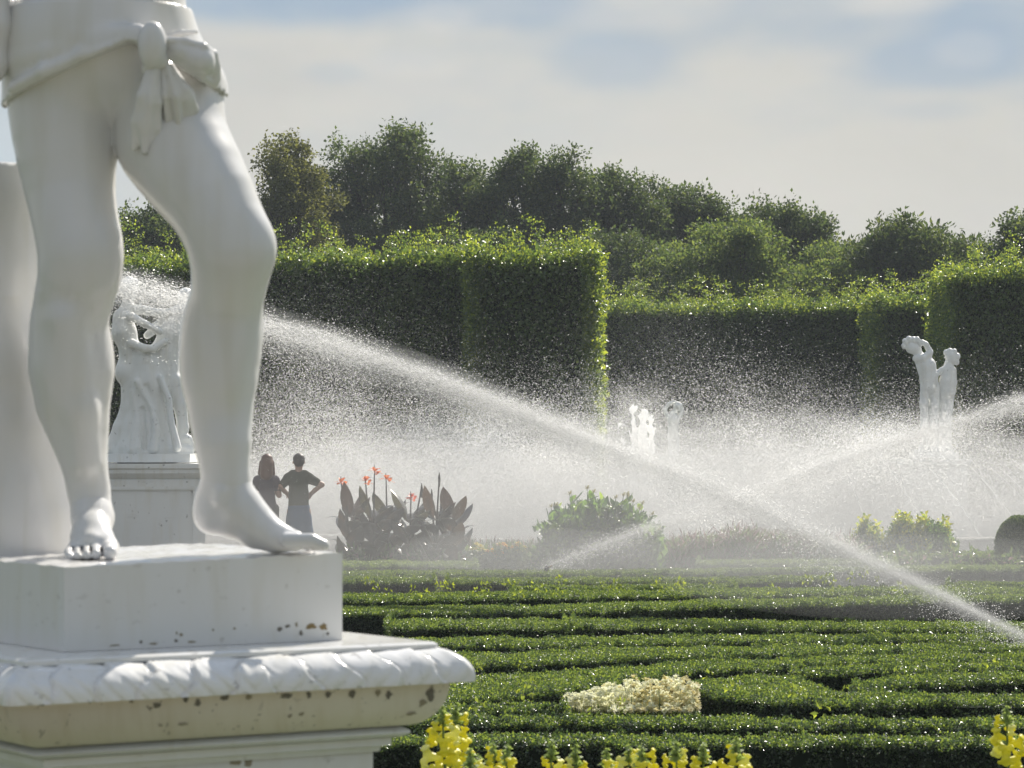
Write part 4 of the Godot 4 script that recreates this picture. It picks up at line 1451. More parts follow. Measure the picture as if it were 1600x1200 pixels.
	for s in [-1.0, 1.0]:
		b = Blob.new(lo, hi, c)
		chain(b, d, 0.01, [[418 + s * 7, 914, 5.2, -0.05], [418 + s * 8, 916, 4.6, 0.12]])
		part("shoe", b.mesh(base), black, woman)
		var st := begin(true)
		tube_into(st, [at(417 + s * 3.0, 722.5, d - 0.06) - base, at(417 + s * 3.0, 722.5, d - 0.068) - base], [0.009, 0.005], 6)
		part("eye", finish(st), eye, woman)


# ---------------------------------------------------------------- flowers
func blade(l: float, w: float, bend: float, fold: float, rows := 6) -> ArrayMesh:
	# a broad leaf that rises along -z... from its stalk: base at the origin, tip along +y, bending towards +z
	var st := begin(true)
	var grid := []
	for i in rows + 1:
		var t := float(i) / rows
		var half := w * 0.5 * pow(sin(PI * clampf(pow(t, 0.8) * 0.97 + 0.03, 0.0, 1.0)), 0.8)
		if i == rows: half = 0.001
		var y := l * (t - bend * 0.35 * t * t * t)
		var z := l * bend * t * t
		grid.append([Vector3(-half, y, z + half * fold), Vector3(-half * 0.5, y, z + half * fold * 0.35), Vector3(0, y, z), Vector3(half * 0.5, y, z + half * fold * 0.35), Vector3(half, y, z + half * fold)])
	for i in rows:
		for j in 4:
			quad(st, grid[i + 1][j], grid[i + 1][j + 1], grid[i][j + 1], grid[i][j])
	return finish(st)


func petal_tuft(count: int, l: float, w: float, spread: float, seed_: int) -> ArrayMesh:
	var st := begin()
	var r := RandomNumberGenerator.new()
	r.seed = seed_
	for k in count:
		var a := TAU * k / count + r.randf() * 0.6
		var tilt := r.randf_range(0.25, spread)
		var dir := Vector3(cos(a) * sin(tilt), cos(tilt), sin(a) * sin(tilt))
		var side := dir.cross(Vector3(0.2, 1, 0.1)).normalized() * w * 0.5
		var mid := dir * l * 0.6 + Vector3(0, l * 0.06, 0)
		var tip := dir * l + Vector3(cos(a), -0.5, sin(a)) * l * 0.22
		quad(st, mid - side, mid + side, side * 0.25, -side * 0.25)
		quad(st, tip - side * 0.45, tip + side * 0.45, mid + side, mid - side)
	return finish(st)


func make_cannas() -> void:
	var d := 39.5
	var leaf_a := leaf_mat(Color(0.03, 0.022, 0.019), Color(0.03, 0.014, 0.008), 0.35, 0.6)
	var leaf_b := leaf_mat(Color(0.03, 0.031, 0.02), Color(0.045, 0.038, 0.01), 0.35, 0.6)
	var leaf_c := leaf_mat(Color(0.036, 0.026, 0.018), Color(0.055, 0.028, 0.012), 0.35, 0.6)
	var stalk := plain_mat(Color(0.045, 0.035, 0.028), 0.6)
	var orange := leaf_mat(Color(0.62, 0.17, 0.06), Color(0.75, 0.24, 0.08), 0.5)
	var pink := leaf_mat(Color(0.62, 0.13, 0.09), Color(0.75, 0.2, 0.12), 0.5)
	var shapes := [blade(0.44, 0.24, 0.25, 0.25), blade(0.40, 0.22, 0.55, 0.2), blade(0.50, 0.20, 0.12, 0.35), blade(0.34, 0.20, 0.8, 0.25)]
	# plant, [stem tops: x, y, flower kind (0 none, 1 orange, 2 pink, 3 seed spike)]
	var plants := [
		["canna with an orange flower, leftmost of the dark-leaved clump", 549, [[533, 752, 1], [543, 790, 0]], 11],
		["canna with two orange flowers, one of them the highest of the clump", 583, [[571, 750, 1], [586, 734, 1]], 12],
		["canna whose orange flower stands on a stalk with a drooping sheath", 606, [[603, 747, 1]], 12],
		["canna with a small reddish flower, in the middle of the clump", 640, [[642, 775, 2], [659, 755, 3]], 13],
		["canna with bare seed spikes and no open flower", 680, [[675, 764, 3], [687, 738, 3], [690, 778, 3]], 12],
		["canna with large pointed leaves, rightmost of the dark clump", 706, [[708, 800, 0]], 11],
	]
	for p: Array in plants:
		var foot := at(p[1], 690.0 + 1.95 * F / d, d + rng.randf_range(-0.25, 0.25))
		foot.y = 0.0
		var o := thing("canna_plant", foot, p[0], "plant", "dark-leaved cannas in the bed")
		for s: Array in p[2]:
			var tip := at(s[0], s[1], d) - foot
			tip.z = rng.randf_range(-0.1, 0.1)
			var st := begin(true)
			var bend := Vector3(tip.x * 0.35, tip.y * 0.55, tip.z * 0.5)
			tube_into(st, [Vector3(0, 0, 0), bend, Vector3(tip.x * 0.85, tip.y * 0.86, tip.z), tip], [0.018, 0.015, 0.011, 0.007], 6)
			part("stem", finish(st), stalk, o)
			if s[2] == 1 or s[2] == 2:
				var fl := part("flower", petal_tuft(9, 0.085 if s[2] == 1 else 0.07, 0.055, 1.75, int(s[0])), orange if s[2] == 1 else pink, o)
				fl.position = tip + Vector3(0, -0.02, 0)
				var f2 := part("flower", petal_tuft(6, 0.07, 0.05, 1.9, int(s[0]) + 5), orange if s[2] == 1 else pink, o)
				f2.position = tip + Vector3(0.045, -0.05, 0.02)
				st = begin(true)
				tube_into(st, [tip + Vector3(0, 0, 0), tip + Vector3(-0.005, 0.07, 0)], [0.012, 0.003], 5)
				part("bud", finish(st), stalk, o)
			elif s[2] == 3:
				st = begin(true)
				tube_into(st, [tip + Vector3(0, -0.20, 0), tip + Vector3(0, -0.08, 0), tip], [0.012, 0.019, 0.004], 6)
				part("seed_spike", finish(st), stalk, o)
		for k in int(p[3]) + 8:
			var y := lerpf(0.15, 1.0, float(k) / (p[3] + 8))
			var a := k * 2.39 + rng.randf() * 0.7
			var l := part("leaf", shapes[k % 4], [leaf_a, leaf_b, leaf_a, leaf_c][rng.randi() % 4], o)
			var lean := rng.randf_range(0.25, 0.75)
			l.transform = Transform3D(Basis(Vector3.UP, a) * Basis(Vector3.RIGHT, lean), Vector3(sin(a) * 0.04, y, cos(a) * 0.04))


func make_bushes() -> void:
	# big-leaved green bush in front of the plume
	var d := 39.0
	var mats := [leaf_mat(Color(0.055, 0.095, 0.03), Color(0.22, 0.38, 0.05), 0.4), leaf_mat(Color(0.07, 0.12, 0.03), Color(0.42, 0.58, 0.06), 0.4), leaf_mat(Color(0.04, 0.07, 0.03), Color(0.08, 0.15, 0.035), 0.4)]
	var foot := at(935, 915, d)
	foot.y = 0.0
	var o := thing("leafy_bush", foot, "big-leaved green bush with feathery flower heads, before the fountain plume", "bush")
	var shapes := [blade(0.20, 0.10, 0.3, 0.25, 4), blade(0.16, 0.085, 0.6, 0.2, 4), blade(0.23, 0.10, 0.15, 0.3, 4)]
	var heads := petal_tuft(16, 0.07, 0.012, 1.5, 77)
	var head_mat := leaf_mat(Color(0.16, 0.15, 0.08), Color(0.3, 0.27, 0.12), 0.7)
	var st := begin(true)
	for k in 34:
		var u := (k + rng.randf()) / 34.0
		var px := lerpf(848, 1036, u)
		var env := 772.0 + 52.0 * pow(absf(u - 0.46) / 0.54, 2.2)
		var py := env + rng.randf_range(-14.0, 26.0)
		var tip := at(px, py, d + rng.randf_range(-0.45, 0.45)) - foot
		var root_at := Vector3(tip.x * 0.55, 0, tip.z * 0.5)
		tube_into(st, [root_at, root_at.lerp(tip, 0.55) + Vector3(tip.x * 0.06, 0, 0), tip], [0.014, 0.010, 0.005], 5)
		if rng.randf() < 0.62:
			var hd := part("flower_head", heads, head_mat, o)
			hd.position = tip
		for q in 7:
			var t := 1.0 - q * 0.105 - rng.randf() * 0.06
			var p := root_at.lerp(tip, t - 0.06)
			var a := rng.randf() * TAU
			var l := part("leaf", shapes[(k + q) % 3], mats[[0, 1, 2, 0, 1][rng.randi() % 5]] if q < 3 else mats[[0, 2][rng.randi() % 2]], o)
			l.transform = Transform3D(Basis(Vector3.UP, a) * Basis(Vector3.RIGHT, rng.randf_range(0.15, 1.0)), p)
	part("stems", finish(st), M.stem, o)
	var fill := leaf_clump(mats, [0.4, 0.15, 0.45], 16, 0.14, 0.15, 0.08, 0.5)
	var where := []
	for k in 420:
		var u := rng.randf()
		var px := lerpf(846, 1030, u)
		var env := 798.0 + 50.0 * pow(absf(u - 0.46) / 0.54, 2.2)
		var p := at(px, rng.randf_range(env, 915.0), d + rng.randf_range(-0.5, 0.5)) - foot
		where.append(placed(p, Vector3.UP, rng.randf_range(0.7, 1.1)))
	scatter("inner_leaves", fill, null, where, o)

	# yellow-tipped bushes at the right
	var yellow := leaf_mat(Color(0.22, 0.23, 0.03), Color(0.62, 0.62, 0.05), 0.5)
	var small := leaf_clump([mats[0], mats[2]], [0.5, 0.5], 26, 0.09, 0.06, 0.03, 0.6)
	var tipm := leaf_clump([yellow, mats[1]], [0.7, 0.3], 14, 0.06, 0.06, 0.034, 1.2)
	for s: Array in [["yellow-tipped bush, left and loosest of the three at the right", 1355, 34, 818, 20, 0.55], ["yellow-tipped bush with a dark body, middle of the three", 1408, 34, 806, 14, 0.7], ["yellow-tipped bush beside the spouting jets, right of the three", 1456, 44, 808, 18, 1.0]]:
		d = 40.5
		foot = at(s[1], 906, d)
		foot.y = 0.0
		o = thing("yellow_bush", foot, s[0], "bush", "yellow-tipped bushes")
		where = []
		var tips := []
		st = begin(true)
		var r: float = s[2] * d / F
		var h: float = EYE.y + (690.0 - s[3]) * d / F
		for k in 330:
			var dir := rand_dir()
			dir.y = absf(dir.y)
			var p := dir * Vector3(r, h * 0.92, r) * pow(rng.randf(), 0.3)
			where.append(placed(p, (dir + Vector3.UP).normalized(), rng.randf_range(0.6, 1.1)))
		for k in int(s[4]):
			var a := rng.randf() * TAU
			var q := sqrt(rng.randf())
			var p := Vector3(cos(a) * q * r, h * sqrt(maxf(0.1, 1.0 - q * q * 0.9)), sin(a) * q * r)
			tube_into(st, [p * Vector3(0.7, 0.5, 0.7), p], [0.008, 0.004], 4)
			for w in 4:
				tips.append(placed(p + Vector3(0, (w - 2) * 0.055, 0), Vector3.UP, rng.randf_range(0.6, 1.2)))
		part("stems", finish(st), M.stem, o)
		scatter("foliage", small, null, where, o)
		scatter("yellow_tips", tipm, null, tips, o)

	# clipped ball at the right edge
	d = 40.0
	foot = at(1592, 910, d)
	foot.y = 0.0
	o = thing("clipped_ball", foot, "dark box shrub clipped to a dome, at the right edge beside the basin", "bush")
	var fine := leaf_clump(M.box, [0.5, 0.4, 0.1], 30, 0.05, 0.028, 0.016, 0.6, 0.7)
	where = []
	for k in 1500:
		var dir := rand_dir()
		if dir.y < -0.2: dir.y = -dir.y
		where.append(placed(Vector3(0, 0.46, 0) + dir * Vector3(0.29, 0.42, 0.29), dir, rng.randf_range(0.8, 1.2)))
	var ball := SphereMesh.new()
	ball.radius = 0.5
	ball.height = 1.0
	var core := part("dark_core", ball, M.box_core, o)  # solid dark ball added under the leaves, like the hedge cores
	core.transform = Transform3D(Basis().scaled(Vector3(0.50, 0.80, 0.50)), Vector3(0, 0.44, 0))
	scatter("foliage", fine, null, where, o)


func make_beds() -> void:
	# cream flowers in the parterre
	var cream := leaf_mat(Color(0.78, 0.77, 0.60), Color(0.68, 0.68, 0.48), 0.7, 0.3)
	var straw := leaf_mat(Color(0.60, 0.55, 0.32), Color(0.54, 0.49, 0.25), 0.7, 0.3)
	var foot := on_plane(990, 1095, 0.2)
	foot.y = 0.0
	var o := thing("cream_flowers", foot, "patch of cream and straw-coloured flowers enclosed by the box hedges", "flowers")
	o.set_meta("kind", "stuff")
	var head := petal_tuft(11, 0.026, 0.016, 1.4, 3)
	var heads := []
	var straws := []
	var st := begin()
	for k in 1500:
		var u := rng.randf()
		var px := lerpf(884, 1090, u)
		var back := lerpf(1086.0, 1058.0, smoothstep(0.0, 0.55, u))
		var py := lerpf(back, 1112.0, sqrt(rng.randf()))
		var high := lerpf(0.40, 0.24, smoothstep(back, 1112.0, py)) * lerpf(0.8, 1.12, u) + 0.07 * rng.randf()
		var q := on_plane(px, py, high)
		q -= foot
		if u > 0.5 and rng.randf() < 0.5 or rng.randf() < 0.05:
			straws.append(placed(q, Vector3.UP, rng.randf_range(0.6, 1.2), 0.8))
		else:
			heads.append(placed(q, Vector3.UP, rng.randf_range(0.6, 1.2), 0.8))
		if k % 5 == 0:
			tube_into(st, [Vector3(q.x * 0.97, 0.0, q.z * 0.97), q + Vector3.DOWN * 0.03], [0.003, 0.002], 3)
	scatter("cream_heads", head, cream, heads, o)
	scatter("straw_heads", head, straw, straws, o)
	part("stalks", finish(st), M.stem, o, "stuff")
	var under := leaf_clump([M.box[0], M.box[2]], [0.5, 0.5], 18, 0.07, 0.05, 0.014, 1.0)
	var low := []
	for k in 260:
		var q := on_plane(rng.randf_range(886, 1088), rng.randf_range(1072, 1112), 0.30)
		q.y = rng.randf_range(0.06, 0.22)
		low.append(placed(q - foot, Vector3.UP, 1.0))
	scatter("flower_leaves", under, null, low, o)

	# yellow and orange marigolds at the end of the bed
	var gold := leaf_mat(Color(0.62, 0.36, 0.03), Color(0.6, 0.34, 0.03), 0.5)
	var lemon := leaf_mat(Color(0.6, 0.50, 0.06), Color(0.55, 0.46, 0.05), 0.5)
	var bloom := petal_tuft(14, 0.05, 0.035, 1.5, 9)
	var leafy := leaf_clump([M.box[0], M.box[1]], [0.5, 0.5], 24, 0.10, 0.07, 0.02, 0.6)
	for s: Array in [["lemon marigold plant nearest the cannas", 746, 857, 0], ["low marigold plant with one pale bloom, second from the cannas", 757, 868, 0], ["orange marigold plant in the middle of its row", 769, 863, 1], ["small orange marigold low at the front of its row", 779, 870, 1], ["marigold plant with a large golden bloom", 783, 856, 1], ["golden marigold plant second from the big bush", 802, 855, 1], ["lemon marigold plant nearest the big bush", 813, 860, 0]]:
		var d := 38.6
		var p := at(s[1], s[2], d)
		foot = Vector3(p.x, 0, p.z)
		o = thing("marigold", foot, s[0], "flower", "marigolds in the bed")
		var w := []
		for k in 30:
			w.append(placed(Vector3(rng.randf_range(-0.12, 0.12), p.y * rng.randf_range(0.1, 0.95), rng.randf_range(-0.12, 0.12)), Vector3.UP, 1.0))
		scatter("foliage", leafy, null, w, o)
		for k in 5:
			var f := part("flower", bloom, gold if s[3] == 1 else lemon, o)
			f.position = Vector3(rng.randf_range(-0.075, 0.075), p.y + rng.randf_range(-0.03, 0.04), rng.randf_range(-0.08, 0.08))

	# pinkish seed grasses, low plants along the bed
	var pinkish := leaf_mat(Color(0.20, 0.13, 0.13), Color(0.30, 0.20, 0.20), 0.7)
	var grassy := leaf_clump([pinkish, M.box[0]], [0.45, 0.55], 30, 0.13, 0.16, 0.012, 2.2)
	var rough_ := leaf_clump([M.box[0], M.box[1], pinkish], [0.45, 0.40, 0.15], 30, 0.13, 0.09, 0.035, 0.8)
	var w2 := []
	for k in 420:
		var px := rng.randf_range(1035, 1335)
		var p := at(px, lerpf(905, 838 + 22.0 * absf(px - 1180) / 150.0, pow(rng.randf(), 0.7)), 39.6 + rng.randf_range(-0.5, 0.5))
		p.y = maxf(0.05, p.y)
		w2.append(placed(p, Vector3.UP, rng.randf_range(0.7, 1.25), 0.25))
	tag(scatter("seed_grass", grassy, null, w2, self), "pinkish seed-headed grasses in the flower bed behind the crossing jets", "grass")
	w2 = []
	for k in 480:
		var p := at(rng.randf_range(520, 1620), lerpf(905, 868, rng.randf()), 39.3 + rng.randf_range(-0.4, 0.8))
		p.y = maxf(0.05, p.y)
		w2.append(placed(p, Vector3.UP, rng.randf_range(0.7, 1.2)))
	tag(scatter("bed_plants", rough_, null, w2, self), "low grey-green edging plants along the flower bed behind the parterre", "plants")
	var slim := leaf_clump([pinkish, M.box[1]], [0.3, 0.7], 8, 0.05, 0.12, 0.01, 3.0)
	w2 = []
	for k in 90:
		var p := at(rng.randf_range(700, 850), rng.randf_range(850, 872), 39.4)
		w2.append(placed(p, Vector3.UP, rng.randf_range(0.6, 1.1), 0.2))
	tag(scatter("flower_stalks", slim, null, w2, self), "thin flower stalks standing above the marigolds", "plants")


func make_snapdragons() -> void:
	var yellow := leaf_mat(Color(0.74, 0.69, 0.06), Color(0.72, 0.67, 0.05), 0.45, 0.4)
	var pale := leaf_mat(Color(0.80, 0.78, 0.30), Color(0.76, 0.74, 0.2), 0.45, 0.4)
	var green := leaf_mat(Color(0.20, 0.25, 0.10), Color(0.32, 0.40, 0.10), 0.5)
	# one floret: a puffed tube with two lips
	var b := Blob.new(Vector3(-0.03, -0.03, -0.015), Vector3(0.03, 0.034, 0.05), 0.0028)
	b.cone(Vector3(0, 0, 0), Vector3(0, 0.004, 0.018), 0.0055, 0.0095, 0.004)
	b.ball(Vector3(0, 0.011, 0.021), Vector3(0.010, 0.008, 0.006), 0.004, Basis(Vector3.RIGHT, -0.6))
	b.ball(Vector3(0.009, 0.019, 0.023), Vector3(0.009, 0.009, 0.0035), 0.003, Basis(Vector3.RIGHT, -0.9))
	b.ball(Vector3(-0.009, 0.019, 0.023), Vector3(0.009, 0.009, 0.0035), 0.003, Basis(Vector3.RIGHT, -0.9))
	b.ball(Vector3(0, -0.004, 0.027), Vector3(0.010, 0.007, 0.007), 0.004, Basis(Vector3.RIGHT, 0.7))
	b.ball(Vector3(0.011, -0.012, 0.024), Vector3(0.008, 0.008, 0.0035), 0.003, Basis(Vector3.RIGHT, 0.9))
	b.ball(Vector3(-0.011, -0.012, 0.024), Vector3(0.008, 0.008, 0.0035), 0.003, Basis(Vector3.RIGHT, 0.9))
	b.ball(Vector3(0, -0.016, 0.026), Vector3(0.007, 0.008, 0.0035), 0.003, Basis(Vector3.RIGHT, 1.0))
	b.carve(Vector3(-0.012, 0.005, 0.031), Vector3(0.012, 0.005, 0.031), 0.003, 0.002)
	var floret := b.mesh(Vector3.ZERO)
	var bud := petal_tuft(6, 0.013, 0.009, 0.9, 21)
	var leaf := blade(0.055, 0.013, 0.3, 0.2, 3)
	# label, x, top of the spike, first open floret below the top (px), green buds only?
	var spikes := [
		["tallest yellow snapdragon, beside the near pedestal, left of its twin", 691, 1104, 14, 90],
		["tall yellow snapdragon, right of its twin by the near pedestal", 712, 1100, 18, 84],
		["short snapdragon in green bud between the tall pair and the next yellow spike", 735, 1172, 40, 0],
		["snapdragon whose spike is just a green tip, second bud from the tall pair", 748, 1180, 40, 0],
		["yellow snapdragon, third spike in flower from the pedestal", 771, 1163, 8, 70],
		["yellow snapdragon leaning right, fourth spike in flower from the pedestal", 793, 1166, 12, 70],
		["snapdragon with a long green tip and few yellow florets", 862, 1158, 24, 60],
		["snapdragon with a green tip over a yellow ruff, next to the long green one", 899, 1166, 18, 60],
		["low snapdragon of mostly green buds, midway along the bottom edge", 948, 1172, 18, 60],
		["yellow snapdragon, left one of a touching pair under the cream flowers", 983, 1166, 6, 60],
		["yellow snapdragon, right one of a touching pair under the cream flowers", 1003, 1167, 8, 60],
		["yellow snapdragon with a green pointed tip, right of the touching pair", 1056, 1160, 14, 60],
		["yellow snapdragon with a dark bud tip, second from the right of the row", 1099, 1163, 14, 60],
		["fullest yellow snapdragon, at the right end of the row", 1150, 1155, 14, 60],
		["lone yellow snapdragon near the bottom right corner", 1573, 1106, 18, 66],
	]
	var n := 0
	for s: Array in spikes:
		var d := 8.0 + 0.35 * sin(n * 2.3)
		n += 1
		var tip := at(s[1], s[2], d)
		var foot := Vector3(tip.x + 0.04 * sin(n * 1.7), 0.0, tip.z)
		var o := thing("snapdragon", foot, s[0], "flower", "yellow snapdragons at the bottom edge")
		var top := tip - foot
		var st := begin(true)
		tube_into(st, [Vector3.ZERO, Vector3(top.x * 0.2, top.y * 0.5, 0), Vector3(top.x * 0.9, top.y - 0.1, 0), top], [0.006, 0.005, 0.004, 0.0015], 6)
		part("stem", finish(st), M.stem, o)
		var px := d / F
		for k in 9:
			var a := k * 2.4 + n
			var y := top.y - 0.004 - k * 0.0065
			var l := part("bud", bud, green, o)
			l.transform = Transform3D(Basis(Vector3.UP, a) * Basis(Vector3.RIGHT, 0.5).scaled(Vector3.ONE * (0.8 + 0.12 * k)), Vector3(top.x * (0.9 + 0.1 * y / top.y) + sin(a) * 0.004, y, cos(a) * 0.004))
		var open: float = top.y - s[3] * px - 0.012
		var count := int(s[4] * px / 0.0145)
		for k in count:
			var a := k * 2.4 + n * 0.7
			var y: float = open - k * 0.0145
			var f := part("floret", floret, pale if (k + n) % 4 == 0 else yellow, o)
			var z := 0.55 + 0.45 * smoothstep(0.0, 5.0, float(k))
			f.transform = Transform3D(Basis(Vector3.UP, a) * Basis(Vector3.RIGHT, rng.randf_range(-0.1, 0.3)).scaled(Vector3.ONE * z * rng.randf_range(1.15, 1.6)), Vector3(top.x * (0.85 + 0.15 * y / top.y) + sin(a) * 0.010, y + rng.randf_range(-0.004, 0.004), cos(a) * 0.010))
		for k in 26:
			var a := k * 2.4
			var y := lerpf(0.08, minf(open - count * 0.0145, top.y - 0.06), k / 25.0)
			var l := part("leaf", leaf, green, o)
			l.transform = Transform3D(Basis(Vector3.UP, a) * Basis(Vector3.RIGHT, rng.randf_range(0.5, 1.1)), Vector3(top.x * (0.2 + 0.65 * y / top.y), y, 0))


# ---------------------------------------------------------------- water
func drop_clump(count: int, radius: Vector3, size: float, stretch: float) -> ArrayMesh:
	# a puff of separate drops: each a small curved bead of water, stretched along y, open behind
	var pos := PackedVector3Array()
	var nor := PackedVector3Array()
	var ix := PackedInt32Array()
	for i in count:
		var p := Vector3(rng.randfn(), rng.randfn(), rng.randfn()) * radius * 0.5
		var r := size * pow(rng.randf(), 1.6) + size * 0.25
		var a := rng.randf() * TAU
		var u := Vector3(cos(a), 0, sin(a))
		var v := Vector3(-sin(a), 0, cos(a))
		var k := pos.size()
		pos.append_array([p + Vector3.UP * stretch * r, p + u * r * 0.9, p - Vector3.UP * stretch * r, p - u * r * 0.9, p + v * r * 0.7])
		for w in 4:
			nor.append((pos[k + w] - p).normalized().lerp(v, 0.6).normalized())
		nor.append(v)
		ix.append_array([k, k + 1, k + 4, k + 1, k + 2, k + 4, k + 2, k + 3, k + 4, k + 3, k, k + 4])
	var arr := []
	arr.resize(Mesh.ARRAY_MAX)
	arr[Mesh.ARRAY_VERTEX] = pos
	arr[Mesh.ARRAY_NORMAL] = nor
	arr[Mesh.ARRAY_INDEX] = ix
	var m := ArrayMesh.new()
	m.add_surface_from_arrays(Mesh.PRIMITIVE_TRIANGLES, arr)
	return m


func flow(p: Vector3, dir: Vector3, size: float, jitter := 0.25) -> Transform3D:
	var y := (dir.normalized() + rand_dir() * jitter).normalized()
	var x := y.cross(rand_dir()).normalized()
	return Transform3D(Basis(x, y, x.cross(y)).scaled(Vector3.ONE * size), p)


func jet(label: String, path: Array, scale: float, dense: float) -> void:
	# path of [bearing x, bearing y, distance, half width in the picture]
	var pts := []
	var rad := []
	for p: Array in path:
		pts.append(at(p[0], p[1], p[2]))
		rad.append(p[3] * p[2] / F)
	var root := thing("sprinkler_jet", pts[0], label, "water jet", "sprinkler jets crossing the parterre")
	var streak := drop_clump(320, Vector3(1.0, 14.0, 1.0), 0.028, 10.0)
	var dust := drop_clump(110, Vector3(1.0, 1.6, 1.0), 0.022, 2.2)
	var a := []
	var b := []
	var strands := []
	for k in 9:
		strands.append(Vector3(rng.randfn() * 0.42, rng.randfn() * 0.32 - 0.12, rng.randf()))
	for i in pts.size() - 1:
		var p: Vector3 = pts[i]
		var q: Vector3 = pts[i + 1]
		var l := p.distance_to(q)
		var dir := (q - p).normalized()
		var steps := int(ceil(l / 0.95))
		var side := dir.cross(Vector3.UP).normalized()
		var over := side.cross(dir)
		for k in steps:
			var t := (k + 0.5) / steps
			var r := lerpf(rad[i], rad[i + 1], t)
			var c := p.lerp(q, t)
			var basis_ := Basis(side, dir, side.cross(dir))
			var tau := dense * lerpf(path[i][4], path[i + 1][4], t)
			mist("core_mist", c, Vector3(r * 1.5, 2.0, r * 1.5), 0.10 * tau / r, root, basis_)
			mist("halo_mist", c + Vector3(0, -r * 0.4, 0), Vector3(r * 3.8, 2.5, r * 3.4), 0.035 * tau / r, root, basis_)
		for k in int(l * 66.0 * scale * lerpf(path[i][4], path[i + 1][4], 0.5)):
			var t := rng.randf()
			var r := lerpf(rad[i], rad[i + 1], t)
			var c := p.lerp(q, t)
			if rng.randf() < 0.55:
				var w: Vector3 = strands[rng.randi() % strands.size()]
				if sin((i + t) * w.z * 3.0 + w.z * 40.0) < -0.55: continue
				c += (side * (w.x + rng.randfn() * 0.08) + over * (w.y + rng.randfn() * 0.08)) * r
			else:
				c += side * rng.randfn() * r * 0.45 + over * (absf(rng.randfn()) * -0.65 + 0.16) * r
			a.append(flow(c - root.position, dir, r * rng.randf_range(0.25, 0.5), 0.04))
		for k in int(l * 30.0 * scale):
			var t := rng.randf()
			var r := lerpf(rad[i], rad[i + 1], t)
			var c := p.lerp(q, t) + side * rng.randfn() * r * 0.9 + over * (absf(rng.randfn()) * -1.7 + 0.35) * r
			b.append(flow(c - root.position, dir + Vector3.DOWN * 0.15, 0.12 + r * 0.5, 0.12))
	scatter("streaks", streak, M.drop, a, root)
	scatter("droplets", dust, M.drop, b, root)


func vapour(into: Array, where: Vector3, size: Vector3, density: float, turn: Basis) -> void:
	# fine powdery mist: puffs of tiny drops, thick in the middle and thinning out
	var many := int(size.x * size.y * density * size.z * 4.2)
	for k in many:
		var p := Vector3(rng.randfn() * size.x, rng.randfn() * size.y, rng.randfn() * size.z) * 0.22
		into.append(flow(where + turn * p, turn * Vector3(0.6, 0.5, 0.0), rng.randf_range(0.7, 1.5), 0.6))


